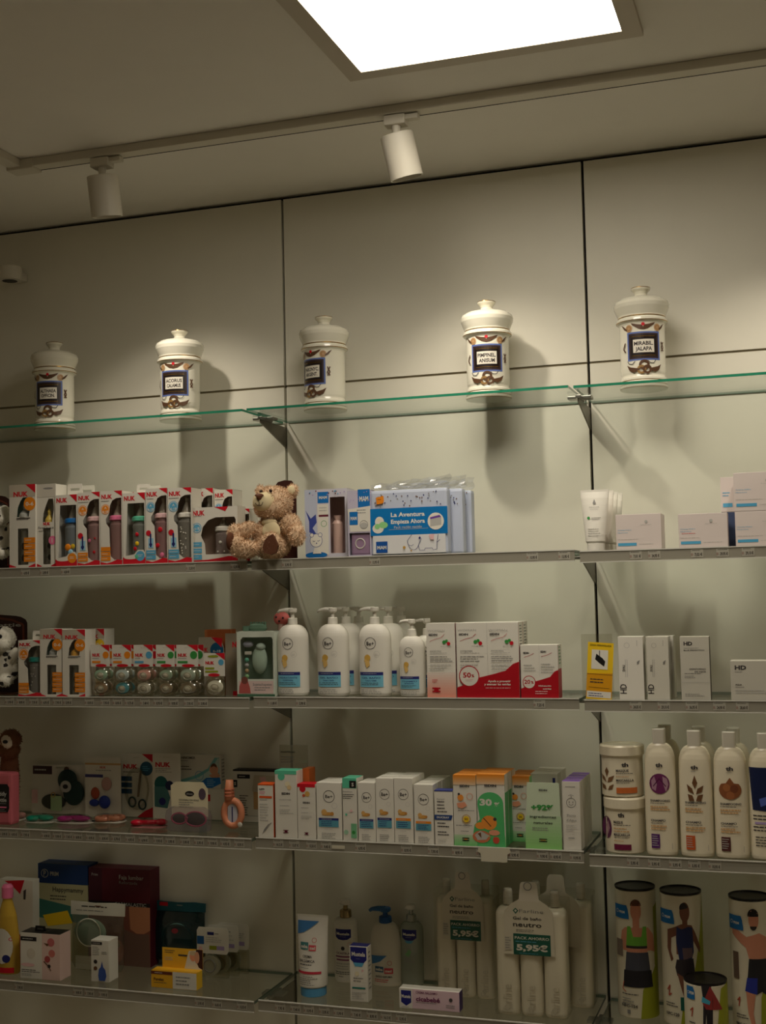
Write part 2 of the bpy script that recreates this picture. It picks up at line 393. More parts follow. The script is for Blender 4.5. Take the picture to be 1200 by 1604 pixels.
for (row, bay), z in SZ.items():
    x0, x1 = XS[bay]; D = DG if row == 1 else DR
    if row == 1:
        t = thing('glass_shelf', 'clear %s bay glass shelf with green edge, topmost shelf carrying pharmacy jars' % BAYN[bay], 'shelf', ((x0 + x1) / 2, 0, z))
    else:
        t = thing('glass_shelf', 'glass shelf with grey price rail, %s from the top in the %s bay' % (ROWN[row], BAYN[bay]), 'shelf', ((x0 + x1) / 2, 0, z))
    h = (x1 - x0) / 2; m = MB(); yf = -D if row == 1 else -D + .0035; th = .006 if row == 1 else .007
    m.box(-h, h, yf, -.003, -th, 0, pane_edge if row == 1 else mat((74, 92, 78), .3), top=pane_top)
    # bottom face is clear too
    k = m.slot(pane_top); m.mi[0] = k
    m.mi[3] = m.slot(mat((96, 120, 104), .3))
    m.build('glass_pane', t)
    if row > 1:
        m = MB(); m.box(-h, h, -D, -D + .003, -.0235, -.0012, railm).box(-h, h, -D - .0015, -D + .003, -.0011, .0012, lipm).box(-h, h, -D - .0015, -D + .001, -.0255, -.0236, lipm)
        m.build('price_rail', t)
        for px, pr in TAGS[(row, bay)]:
            p = at(px, pix((at(px, 900, -D).x, -D, z - .012))[1], -D); x = p.x - (x0 + x1) / 2
            if abs(x) > h - .015: continue
            m = MB(); m.box(-.013, .013, -.0004, 0, -.0205, -.003, tagm)
            art(m, lambda u, v, w: (u, -.0004 - w, v - .0235), .026, .0235, [('M', .1, .22, .95, 1, .1, TAGD, .5), ('T', .92, .60, .26, pr, TAGD, .62, 'r', 2), ('R', .0, .48, .16, .72, mat((150, 128, 116), .6))], .0001)
            m.build('price_label', t, (x, -D - .0002, 0))
# brackets standing in the two upright slots
for row in range(1, 6):
    for s, x in ((0, 0.), (1, .8)):
        z = min(SZ[(row, s)], SZ[(row, s + 1)]) - (.0064 if row == 1 else .0074)
        lb = '%s bracket in the %s wall slot under the %s row of glass shelves' % ('steel', 'left' if s == 0 else 'right', ROWN[row])
        t = thing('shelf_bracket', lb, 'bracket', (x, 0, z), group='shelf brackets in the wall slots')
        m = MB(); m.slab([(-.0, -.010), (.0, -.065), (-.165, -.016), (-.165, -.008)], -.0018, .0018, mat((104, 98, 84), .35, .7)); 
        m.v = [(b, a, c) for a, b, c in m.v]; m.build('arm', t)
        m = MB(); m.box(-.028, .028, -.150, -.118, -.0075, -.0004, steel, .0015).box(-.006, .006, -.168, -.10, -.0085, -.0006, steel, .001); m.build('clamp', t)
t = thing('paper_note', 'blank white paper scrap stuck on the fourth price rail below the green carton', 'paper', tuple(at(774, 1336, -DR - .003)))
m = MB(); m.slab([(-.036, .012), (.036, .012), (.038, .002), (.031, -.002), (.030, -.020), (-.030, -.020), (-.031, -.002), (-.038, .002)], -.0006, 0, mat((206, 200, 178), .6))
art(m, flatF(-.0006), .06, .03, [('M', .2, -.2, .8, 1, .1, 'lgreen')]); m.build('paper', t)
t = thing('paper_note', 'small white tape strip stuck on the fourth price rail near the left slot', 'paper', tuple(at(530, 1327, -DR - .003)))
MB().box(-.016, .016, -.0006, 0, -.004, .004, mat((206, 200, 178), .6)).build('paper', t)
# ================================================================== builders
def box_mesh(w, d, h, m, top=None, side=None, prims=(), sprims=(), tprims=(), bev=.0008):
    b = MB(); b.box(-w / 2, w / 2, 0, d, 0, h, m, bev, kc(top) if top else None, kc(side) if side else None)
    art(b, flatF(0), w, h, prims)
    if sprims: art(b, lambda u, v, q: (w / 2 + q, u + d / 2, v), d, h, sprims)
    if tprims: art(b, lambda u, v, q: (u, v, h + q), w, d, tprims)
    return b
def carton(name, label, cat, rb, l, r, top, Y=None, base=None, d=.05, m='card', topm=None, side=None, prims=(), sprims=(), tprims=(), group=None, rz=0., back=0, what=None, gap=.004, extra=None, lift=0., dx=0.):
    p, w, h = solve(rb[0], rb[1], l, r, top, Y, base)
    p.z += lift; h -= lift
    t = thing(name, label, cat, p, rz, group)
    box_mesh(w, d, h, m, topm, side, prims, sprims, tprims).build('box_body', t)
    if extra: extra(t, w, h, d)
    if back: behind(t, back, d + gap, what or label, dx)
    return t
F0 = -DR + .006          # front line of the goods
def NUKT(x=.06, y=.1, h=.06, w=.5): return ('T', x, y, h, 'NUK', 'red', w, 'l', 3)
def corner_flag(x0=.62, y1=.10): return ('P', [(x0, 0), (1, 0), (1, y1)], 'red')
def ell_pt(cx, cy, rx, ry, a0, a1, n=8): return [(cx + rx * math.cos(math.radians(a0 + (a1 - a0) * i / n)), cy - ry * math.sin(math.radians(a0 + (a1 - a0) * i / n))) for i in range(n + 1)]
def open_carton(name, label, cat, rb, l, r, top, Y, d, wins, prims, m='card', base=None, inner=None, group=None, back_m=None, rz=0., hang=None, film=True, sidewin=False):
    """printed carton whose front is cut out to show what is packed inside"""
    p, w, h = solve(rb[0], rb[1], l, r, top, Y, base); t = thing(name, label, cat, p, rz, group)
    N = lambda pts: [((x - .5) * w, (1 - y) * h) for x, y in pts]
    b = MB(); b.slab([(-w / 2, 0), (w / 2, 0), (w / 2, h), (-w / 2, h)], 0, .0008, m, [N(q) for q in wins])
    bm_ = kc(back_m or m)
    b.box(-w / 2, -w / 2 + .0007, .0008, d, 0, h, m).box(w / 2 - .0007, w / 2, .0008, d, 0, h, m).box(-w / 2, w / 2, d, d + .0007, 0, h, bm_)
    b.box(-w / 2, w / 2, .0008, d, 0, .0007, m).box(-w / 2, w / 2, .0008, d, h - .0007, h, m)
    art(b, flatF(0), w, h, prims); b.build('carton', t)
    if film:
        f = MB()
        for q in wins: f.slab(N(q), .0009, .0012, GLASSY)
        f.build('window_film', t)
    if inner: inner(t, w, h, d)
    if hang:
        x0, x1, hh, mm = hang; g = MB(); a, c = (x0 - .5) * w, (x1 - .5) * w; q = (c - a); hz = [(a + q * .2, h + hh * .4), (c - q * .2, h + hh * .4), (c - q * .2, h + hh * .62), (a + q * .2, h + hh * .62)]
        g.slab([(a, h - .002), (c, h - .002), (c, h + hh * .8), (c - .003, h + hh), (a + .003, h + hh), (a, h + hh * .8)], d * .5, d * .5 + .0008, mm, [hz]); g.build('hang_tab', t)
    return t
def baby_bottle(t, x, y, h, r, cap, body=(220, 214, 200), deco=None, wide=False, z=.004):
    o = thing_part = MB(); bm_ = clear(body, .2, .92, 'bottle_plastic', .08, .35)
    bh = h * .66
    o.loft([(z, r * .8, r * .8), (z + .004, r, r), (z + bh * .45, r * .95, r * .95), (z + bh * .9, r, r), (z + bh, r * .8, r * .8)], bm_, 28, cx=x, cy=y)
    if deco:
        for k, (u, v, q, c) in enumerate(deco):
            th = u / r; o.ell((x + r * 1.0 * math.sin(th), y - r * 1.0 * math.cos(th), z + v * bh), (q * r, q * r * .25, q * r), c, 12, 6)
    bo = o.build('baby_bottle', t)
    c = MB(); z0 = z + bh; c.loft([(z0, r * .98, r * .98), (z0 + .002, r * 1.06, r * 1.06), (z0 + .010, r * 1.04, r * 1.04), (z0 + .013, r * .86, r * .86)], cap, 28, cx=x, cy=y); c.build('screw_ring', bo)
    c = MB(); z1 = z0 + .013; q = h - (z1 - z); c.loft([(z1, r * .62, r * .62), (z1 + q * .35, r * .4, r * .4), (z1 + q * .6, r * .18, r * .18), (z1 + q * .85, r * .24, r * .24), (z1 + q * .95, r * .12, r * .12)], clear((235, 225, 205), .2, .9, 'teat', .1, .4), 20, cx=x, cy=y); c.build('teat', bo)
    return bo
def nuk_bottle_box(l, r, top, label, circ='orange', cap='pink', body=(222, 170, 170), deco=None, hang=None, Y=F0, d=.055, back=1, row=2, thermo=True, wide=False, what='', badge='orange', head=False, band='red'):
    """upright carton, white column at left, arched cut-out at right, red foot"""
    if wide:
        win = [(.30, .86), (.28, .66), (.20, .52), (.24, .36), (.36, .24), (.52, .19), (.93, .19), (.96, .24), (.96, .80), (.96, .86)]
        pr = [('T', .03, .10, .085, 'NUK', 'red', .26, 'l', 3), ('P', [(.5, 0), (.8, 0), (.74, .085)], 'red'), ('C', .115, .37, .10, circ), ('O', .115, .37, .085, .012, 'white'), ('T', .115, .38, .05, '6-18', 'white', .11, 'c', 1), ('M', .04, .16, .28, 1, .02, 'ink')]
        pr += [('R', .02, y, .22, y + .085, circ) for y in (.63, .745, .86)] + [('M', .04, y + .04, .2, 1, .02, 'white') for y in (.63, .745, .86)]
        pr += [('P', [(0, 1), (0, .965), (.35, .955), (.6, .93), (.8, .90), (1, .91), (1, 1)], band)]
    elif head:
        pr = [('T', .06, .075, .06, 'NUK', 'red', .5, 'l', 3), ('P', [(.66, .0), (1, .0), (1, .11)], 'red'), ('R', 0, .90, 1, 1, band), ('E', .35, .905, .3, .022, 'card'), ('C', .77, .885, .2, badge), ('M', .66, .87, .9, 2, .02, 'white')]
        win = [(.12, .88), (.22, .145), (.97, .145), (.97, .84), (.9, .8), (.66, .8), (.5, .86)]
    else:
        win = [(.46, .885), (.42, .70), (.40, .50), (.26, .44), (.24, .38), (.40, .30), (.44, .20), (.55, .13), (.72, .10), (.97, .095), (.97, .93), (.62, .93)]
        pr = [NUKT(.05, .075, .055, .50), corner_flag(.62, .075), ('M', .05, .135, .5, 1, .02, 'ink'), ('C', .235, .245, .205, circ), ('O', .235, .245, .18, .018, 'white'), ('T', .24, .225, .03, 'A', 'white', .1, 'c', 1), ('T', .24, .275, .028, '6-18', 'white', .25, 'c', 1)]
        if thermo: pr += [('C', .13, .59, .115, 'red'), ('R', .12, .66, .35, .79, 'lblue'), ('R', .19, .60, .26, .78, 'navy'), ('C', .225, .745, .07, 'navy')]
        pr += [('R', .02, y, .46, y + .055, circ) for y in (.82, .885)] + [('M', .06, y + .028, .42, 1, .02, 'white') for y in (.82, .885)] + ([('R', .02, .755, .46, .81, circ)] if not thermo else [])
        pr += [('P', [(0, 1), (0, .955), (.3, .975), (.5, .96), (.78, .925), (1, .935), (1, 1)], band)]
    def inner(t, w, h, d_):
        if wide: baby_bottle(t, w * .10, d_ * .55, h * .80, min(.031, d_ * .44), cap, body, deco)
        else: baby_bottle(t, w * .12, d_ * .42, h * .88, min(w * .37, d_ * .40), cap, body, deco)
    t = open_carton('baby_bottle_box', label, 'baby bottle', (row, 0), l, r, top, Y, d, [win], pr, inner=inner, hang=hang, back_m=mat((176, 150, 136), .6))
    if back: behind(t, back, d + .004, what or 'teal capped bottle box on the third shelf')
    return t
def first_choice(l, r, top, label, row, Y, circ, teat, green='teal', pink=False, d=.05):
    """slim bottle pack with curved window, clear header and a column of printed tags"""
    w2 = [(.32, .965), (.32, .53), (.72, .53), (.72, .965)]
    if pink: w1 = [(.30, .46), (.34, .36), (.46, .27), (.62, .18), (.86, .18), (.90, .3), (.80, .46)]
    else: w1 = [(.28, .39), (.32, .28), (.42, .2), (.52, .155), (.88, .155), (.80, .28), (.74, .39)]
    if pink: pr = [('R', .0, .0, 1, .16, 'film'), ('E', .6, .055, .26, .012, 'grey'), ('T', .34, .50 - .02, .035, 'NUK', 'red', .36, 'l', 3), ('T', .08, .545 - .02, .03, 'FirstChoice', 'ink', .8, 'l', 0), ('C', .82, .68, .20, 'pink'), ('T', .8, .68, .055, '1', 'white', None, 'c', 1), ('M', .1, .585 - .02, .8, 1, .02, 'ink')]
    else: pr = [('R', .0, .0, 1, .145, mat((192, 182, 164), .3)), NUKT(.16, .115, .055, .56), corner_flag(.62, .11), ('C', .78, .235, .225, circ), ('T', .78, .235, .045, '0-6', 'white', .3, 'c', 1), ('M', .28, .42, .8, 1, .02, 'ink'), ('R', .28, .40, .8, .41, 'ink')]
    if not pink:
        pr += [('R', .56, y, .99, y + .065, circ) for y in (.64, .715, .79, .865)] + [('M', .62, y + .03, .95, 1, .02, 'white') for y in (.64, .715, .79, .865)]
    pr += [('P', [(0, 1), (0, .955), (.26, .985), (.26, 1)], 'red'), ('P', [(.74, 1), (.74, .985), (1, .95), (1, 1)], 'red')]
    def inner(t, w, h, d_):
        if not pink: MB().box(-w * .42, w * .42, d_ * .55, d_ * .56, h * .60, h * .86, green).build('window_backing', t)
        b = MB(); z = h * .535 if pink else h * .61; r = w * .22
        b.loft([(z, r, r), (z + .008, r * .95, r * .95), (z + .02, r * .35, r * .35), (z + .03, r * .42, r * .42), (z + .036, r * .15, r * .15)], teat, 20, cx=0 if not pink else .0, cy=d_ * .3); b.build('teat', t)
        b = MB(); b.loft([(.003, w * .24, w * .24), (h * .45, w * .24, w * .24)], clear((214, 214, 200), .2, .9, 'bottle_plastic', .08, .35), 24, cy=d_ * .5)
        for zz in (.12, .26): b.ell((.002, d_ * .5 - w * .24, h * zz), (w * .12, .0015, w * .13), 'black', 12, 6)
        b.build('baby_bottle', t)
    return open_carton('first_bottle_pack', label, 'baby bottle', (row, 0), l, r, top, Y, d, [w1, w2], pr, inner=inner, m='card')

# ---- pharmacy jars
def F_arc(r, rot=0., cy=0.):
    def f(u, v, w):
        rr = (r(v) if callable(r) else r) + w; th = u / (r(v) if callable(r) else r) + rot
        return (rr * math.sin(th), cy - rr * math.cos(th), v)
    return f
porc = mat((236, 232, 214), .08, 0, 0, .6); goldm = mat((176, 134, 60), .25, .7)
def jar(px, l1, l2, label, rot, bay):
    base = 611; x = px; Y = -.120
    z = SZ[(1, bay)]; by = pix((at(px, 600, Y).x, Y, z))[1]; p = at(px, by, Y)
    t = thing('pharmacy_jar', label, 'jar', (p.x, Y, z + .0005), 0, 'white porcelain pharmacy jars on the top glass shelf')
    toc = math.atan2(CAMPOS.x - p.x, -(CAMPOS.y - Y))     # turning the label towards the room
    b = MB(); g = goldm
    b.loft([(0, .0535, .0535, g), (.0025, .0548, .0548), (.007, .0548, .0548), (.0085, .0525, .0525, g), (.0098, .0525, .0525), (.0105, .0545, .0545), (.015, .0540, .0540), (.0165, .0520, .0520, g), (.0178, .0520, .0520),
            (.019, .0532, .0532), (.0235, .0528, .0528), (.0255, .0505, .0505), (.030, .0495, .0495), (.036, .0508, .0508), (.045, .0515, .0515), (.146, .0515, .0515), (.150, .053, .053), (.1535, .0585, .0585, g), (.155, .0592, .0592), (.160, .0585, .0585), (.1635, .0555, .0555), (.1645, .053, .053)], porc, 72)
    T = [(.0, -.16), (.1, -.11), (.15, -.155), (.25, -.10), (.33, -.06)]
    LW, LH = .078, .066; cz = .094
    F = F_arc(.0516, rot + toc); FF = lambda u, v, w: F(u, v + cz - LH / 2, w)
    pr = [('R', 0, 0, 1, 1, mat((96, 116, 178), .35)), ('R', .05, .055, .95, .945, mat((58, 44, 46), .35)), ('R', .11, .12, .89, .88, mat((30, 20, 18), .35)), ('R', .14, .155, .86, .17, goldm), ('R', .14, .83, .86, .845, goldm), ('R', .19, .27, .81, .73, mat((228, 222, 208), .4)),
          ('T', .5, .41, .13, l1, mat((40, 30, 30), .4), .56, 'c', 2), ('T', .5, .60, .13, l2, mat((40, 30, 30), .4), .48, 'c', 2)]
    br = mat((92, 64, 44), .35); tn = mat((190, 150, 110), .35); gd = mat((150, 116, 66), .35)
    pr += [('P', [(.5, -.06), (.36, -.10), (.18, -.24), (.14, -.32), (.32, -.26), (.46, -.24), (.5, -.16)], br), ('P', [(.5, -.06), (.64, -.10), (.82, -.24), (.86, -.32), (.68, -.26), (.54, -.24), (.5, -.16)], br), ('C', .5, -.26, .05, 'red'),
           ('C', .93, -.14, .11, tn), ('C', .07, -.14, .11, tn), ('O', .93, -.14, .07, .02, gd), ('O', .07, -.14, .07, .02, gd),
           ('P', [(.98, -.04), (1.1, -.12), (1.22, -.30), (1.12, -.24), (1.0, -.12)], br), ('P', [(.02, -.04), (-.1, -.12), (-.22, -.30), (-.12, -.24), (.0, -.12)], br),
           ('L', [(.0, 1.0), (.05, 1.10), (.16, 1.12), (.24, 1.02)], .02, 'ink'), ('L', [(.60, 1.02), (.68, 1.10), (.78, 1.10), (.84, 1.0)], .02, 'ink'),
           ('O', .5, 1.16, .15, .07, br), ('O', .42, 1.32, .13, .06, gd), ('O', .58, 1.32, .13, .06, br), ('P', [(.40, 1.30), (.2, 1.42), (.06, 1.34), (-.02, 1.14), (.1, 1.22), (.24, 1.26)], br), ('P', [(.60, 1.30), (.8, 1.42), (.94, 1.34), (1.02, 1.14), (.9, 1.22), (.76, 1.26)], br),
           ('L', [(1.06, .35), (1.14, .55), (1.06, .68)], .04, br), ('L', [(1.14, .35), (1.06, .55), (1.14, .68)], .04, br), ('L', [(-.06, .35), (-.14, .55), (-.06, .68)], .04, br)]
    art(b, FF, LW, LH, pr, .0003, .006); b.build('jar_body', t)
    b = MB(); b.loft([(.1647, .0545, .0545, g), (.1665, .0545, .0545), (.170, .055, .055), (.178, .0585, .0585), (.188, .0625, .0625), (.196, .0633, .0633), (.203, .0605, .0605), (.209, .052, .052), (.2125, .040, .040), (.2145, .026, .026), (.217, .0165, .0165), (.223, .0142, .0142), (.228, .0165, .0165), (.233, .0215, .0215), (.2365, .0225, .0225, g), (.238, .0222, .0222), (.2395, .017, .017), (.2405, .004, .004)], porc, 64); b.build('lid', t)
for px, l1, l2, rot, bay, lb in ((86, 'ALTHAEA', 'OFFICIN.', -.36, 0, 'white porcelain pharmacy jar lettered Althaea Officin., leftmost on the top glass shelf'), (283, 'ACORUS', 'CALAMUS', -.34, 0, 'white porcelain pharmacy jar lettered Acorus Calamus above the baby bottles'),
        (510, 'PARONYC.', 'ARGENT.', -.72, 1, 'white porcelain pharmacy jar lettered Paronyc. Argent., label turned far to the left'), (766, 'PIMPINEL.', 'ANISUM', -.05, 1, 'white porcelain pharmacy jar lettered Pimpinel. Anisum right of the middle'), (1009, 'MIRABIL.', 'JALAPA', .05, 2, 'white porcelain pharmacy jar lettered Mirabil. Jalapa, rightmost on the top shelf')):
    jar(px, l1, l2, lb, rot, bay)

# ---- soft toys: one fused body, fur tufts on it
def fuse(blobs, voxel=.003, smooth=2):
    bm = bmesh.new()
    for c, r, rot in blobs:
        M = Matrix.Translation(c) @ (Matrix.Rotation(rot[0], 4, 'X') @ Matrix.Rotation(rot[1], 4, 'Y') @ Matrix.Rotation(rot[2], 4, 'Z')) @ Matrix.Diagonal((*r, 1))
        bmesh.ops.create_icosphere(bm, subdivisions=3, radius=1, matrix=M)
    me = bpy.data.meshes.new('blob'); bm.to_mesh(me); bm.free(); o = bpy.data.objects.new('blob', me); COL.objects.link(o)
    md = o.modifiers.new('r', 'REMESH'); md.mode = 'VOXEL'; md.voxel_size = voxel
    sm = o.modifiers.new('s', 'SMOOTH'); sm.iterations = smooth * 3; sm.factor = .5
    bpy.context.view_layer.update(); ev = o.evaluated_get(bpy.context.evaluated_depsgraph_get()); out = bpy.data.meshes.new_from_object(ev)
    bpy.data.objects.remove(o); return out
def furry(blobs, mats, pick, n, L, wid, curl=.6, voxel=.003):
    me = fuse(blobs, voxel); b = MB(); vs = [tuple(v.co) for v in me.vertices]
    base = {}
    for k, p in enumerate(me.polygons): base.setdefault(pick(p.center), []).append(tuple(p.vertices))
    for k, fs in base.items(): b.add(vs, fs, mats[k], True)
    polys = me.polygons; ar = [p.area for p in polys]; idx = random.choices(range(len(polys)), ar, k=n)
    fv = {}; 
    for i in idx:
        p = polys[i]; nrm = p.normal; c = p.center + Vector([random.uniform(-.002, .002) for _ in range(3)]); c = c - nrm * .0008; k = pick(p.center)
        side = nrm.cross(Vector((random.uniform(-1, 1), random.uniform(-1, 1), random.uniform(-1, 1)))).normalized(); dn = (nrm + side.cross(nrm) * random.uniform(-curl, curl) + Vector((0, 0, -.35 * curl))).normalized()
        l = L * random.uniform(.6, 1.2); a1 = c + nrm * l * .5 + dn * l * .15; a2 = c + nrm * l * .6 + dn * l * .6; w2 = wid * random.uniform(.7, 1.3)
        V, Fc = fv.setdefault(k, ([], [])); q = len(V)
        V += [tuple(c - side * w2), tuple(c + side * w2), tuple(a1 + side * w2 * .8), tuple(a1 - side * w2 * .8), tuple(a2)]; Fc += [(q, q + 1, q + 2, q + 3), (q + 3, q + 2, q + 4)]
    for k, (V, Fc) in fv.items(): b.add(V, Fc, mats[k], True)
    return b
def pt(px, py, Y): return at(px, py, Y)

def teddy():
    z0 = SZ[(2, 0)]; org = Vector((at(424, 880, -.2).x, -.17, z0 + .0005)); S = 1.0
    t = thing('teddy_bear', 'fluffy light brown teddy bear with cream muzzle sitting on the second shelf', 'teddy bear', org)
    L = lambda px, py, Y: at(px, py, Y - .042) - org
    k = 1 / 700
    body = L(425, 842, -.165); head = L(428, 788, -.172)
    blobs = [(body, (.046, .038, .050), (0, 0, 0)), (body + Vector((0, 0, -.018)), (.047, .042, .034), (0, 0, 0)), (head, (.048, .040, .041), (0, 0, 0)), (head + Vector((0, -.01, -.012)), (.042, .036, .030), (0, 0, 0)),
             (L(458, 769, -.16), (.016, .009, .017), (0, 0, 0)), (L(408, 768, -.140), (.012, .010, .013), (0, 0, 0)),
             (L(384, 832, -.203), (.032, .018, .019), (0, -.5, 0)), (L(368, 836, -.212), (.017, .018, .024), (0, 0, 0)),
             (L(455, 822, -.18), (.026, .022, .026), (0, .7, 0)), (L(465, 838, -.20), (.019, .020, .027), (0, 0, 0)),
             (L(385, 860, -.213), (.034, .026, .021), (0, 0, .3)), (L(371, 855, -.228), (.017, .021, .027), (0, 0, 0)),
             (L(432, 858, -.20), (.025, .032, .022), (0, 0, 0)), (L(425, 853, -.232), (.0265, .017, .030), (0, 0, 0))]
    blobs = [(q[0], q[1], q[2] if len(q) > 2 else (0, 0, 0)) for q in blobs]
    for c, r, _ in blobs: c.z = max(c.z, r[2] * .86 + .001)
    br = mat((222, 192, 160), .95, 0, .1, .05); cr = mat((228, 212, 172), .95, 0, .05, .05)
    furry(blobs, [br], lambda c: 0, 12000, .0052, .0009, .8).build('body', t)
    snout = L(416, 787, -.205); snout_b = [(snout + Vector((0, .012, 0)), (.030, .028, .028), (0, 0, 0)), (snout + Vector((-.004, -.010, .001)), (.025, .018, .023), (0, 0, 0))]
    b = MB(); me = fuse(snout_b, .002); b.add([tuple(v.co) for v in me.vertices], [tuple(p.vertices) for p in me.polygons], cr, True)
    b.tube([L(405, 783, -.2325), L(406, 787, -.2325), L(406, 791, -.2325)], .0007, mat((70, 48, 34), .8), 6)
    b.tube([L(400, 788, -.2305), L(402, 791, -.232), L(406, 792, -.2325), L(410, 791, -.232), L(412, 786, -.2315)], .0008, mat((70, 48, 34), .8), 6); b.build('muzzle', t)
    nb = MB(); nb.ell(L(406, 778, -.2325) , (.0125, .008, .0085), mat((104, 62, 40), .5), 20, 10); nb.v = [(x + (0 if z > L(406, 778, -.2325).z else (L(406, 778, -.2325).x - x) * .4), y, z) for x, y, z in nb.v]; nb.build('nose', t)
    for px, py in ((424, 769), (409, 770)):
        e = MB(); e.ell(L(px, py, -.2085), (.0042, .004, .0042), mat((40, 22, 14), .1), 14, 8); e.build('eye', t)
    e = MB(); e.ell(L(456, 768, -.168), (.0105, .006, .0115), cr, 16, 8); e.build('inner_ear', t)
    e = MB(); e.ell(L(425, 832, -.200), (.024, .010, .024), cr, 20, 10); e.ell(L(422, 818, -.196), (.020, .010, .010), cr, 20, 10); e.build('belly_patch', t)
    sole = mat((96, 56, 34), .9, 0, .1)
    e = MB(); c = L(424, 853, -.2478); pts = [(c.x - .019, c.z - .006), (c.x - .016, c.z - .018), (c.x, c.z - .024), (c.x + .014, c.z - .020), (c.x + .0195, c.z - .004), (c.x + .012, c.z + .014), (c.x + .006, c.z + .024), (c.x - .004, c.z + .020), (c.x - .014, c.z + .010)]
    e.slab(pts, c.y - .0045, c.y + .006, sole); e.build('foot_sole', t)
    e = MB(); c = L(361, 848, -.240); e.ell(tuple(c), (.0100, .014, .0225), sole, 18, 10); e.build('foot_sole', t)
teddy()
def hottie_card(px0, px1, top, rb, Y, label, base='orange', txt=None):
    p, w, h = solve(rb[0], rb[1], px0, px1, top, Y)
    t = thing('toy_display_card', label, 'toy packaging', p)
    b = MB(); o = [(-w / 2, 0), (w / 2, 0), (w / 2, h * .86)] + [(w / 2 - w * .18 + w * .18 * math.cos(a), h * .86 + h * .09 * math.sin(a)) for a in (.5, 1.0, 1.4)] + [(w * .12, h * .97), (0, h), (-w * .2, h), (-w / 2, h * .95)]
    b.slab(o, .0, .0012, mat((58, 28, 24), .4)); 
    art(b, flatF(0), w, h, ([('T', .52, .16, .045, txt, 'lgrey', .4, 'l', 1)] if txt else []) + [('L', [(0, .09), (.45, .05), (.8, .1), (.95, .16), (.96, .95)], .025, mat((120, 62, 46), .4))])
    b.build('card_back', t); MB().box(-w / 2, w / 2, -.055, 0, 0, .003, base).build('card_base', t)
    return t
p, w, h = solve(2, 0, 430, 466, 752, -.110)
t = thing('toy_display_card', 'dark brown toy packaging card behind the light brown teddy bear', 'toy packaging', p)
b = MB(); b.slab([(-w / 2, .0), (w / 2, .0), (w / 2, h * .82), (w * .46, h * .93), (w * .3, h * .99), (0, h), (-w * .3, h * .98), (-w / 2, h * .9)], 0, .0012, mat((62, 30, 24), .4)); b.build('card_back', t)

def spotted_dog(px, py_head, rb, Y, label, s=1.):
    z0 = SZ[rb]; h = at(px, py_head, Y); org = Vector((h.x, Y, z0)); t = thing('plush_dog', label, 'soft toy', org); H = Vector((0, 0, h.z - z0))
    bl = [(H, (.036 * s, .032 * s, .032 * s), (0, 0, 0)), (H + Vector((.012, -.022, -.016)) * s, (.022 * s, .020 * s, .017 * s), (0, 0, 0)), (H + Vector((.0, .01, -.075)) * s, (.038 * s, .030 * s, .048 * s), (0, 0, 0)),
          (H + Vector((.030, .0, -.05)) * s, (.013 * s, .013 * s, .030 * s), (0, .5, 0)), (H + Vector((.02, -.02, -.11)) * s, (.020 * s, .024 * s, .016 * s), (0, 0, 0)), (H + Vector((-.03, -.02, -.11)) * s, (.020 * s, .024 * s, .016 * s), (0, 0, 0)), (H + Vector((-.036, .005, 0)) * s, (.010 * s, .012 * s, .026 * s), (0, .3, 0))]
    for c, r, _ in bl: c.z = max(c.z, r[2] * .9 + .001)
    sp = [H + Vector((random.uniform(-.04, .045), random.uniform(-.05, .0), random.uniform(-.13, .035))) for _ in range(26)]; sr = [random.uniform(.004, .009) for _ in sp]
    pick = lambda c: 1 if any((c - q).length < r_ + abs(q.y - c.y) * .0 or ((c.x - q.x) ** 2 + (c.z - q.z) ** 2 < r_ * r_ * .8) for q, r_ in zip(sp, sr)) else 0
    furry(bl, [mat((222, 218, 204), .95, 0, .04, .05), mat((50, 46, 42), .95)], pick, 2500, .003, .0008, .6, .0028).build('body', t)
    e = MB(); e.ell(tuple(H + Vector((.014, -.0295, .006)) * s), (.005 * s, .004 * s, .0055 * s), mat((16, 12, 12), .08), 14, 8); e.build('eye', t)
    e = MB(); e.ell(tuple(H + Vector((.014, -.042, -.010)) * s), (.007 * s, .004 * s, .005 * s), mat((28, 22, 22), .3), 14, 8); e.build('nose', t)
spotted_dog(-2, 806, (2, 0), -.20, 'white plush dog with dark spots at the left end of the second shelf', .95)
spotted_dog(4, 1000, (3, 0), -.195, 'white plush dog with dark spots at the left end of the third shelf', 1.0)
hottie_card(-70, 16, 772, (2, 0), -.14, 'dark brown packaging card behind the spotted dog on the second shelf', 'brown')
hottie_card(-75, 43, 959, (3, 0), -.135, 'dark brown card lettered ttie behind the spotted dog on the third shelf', 'brown', 'hottie')
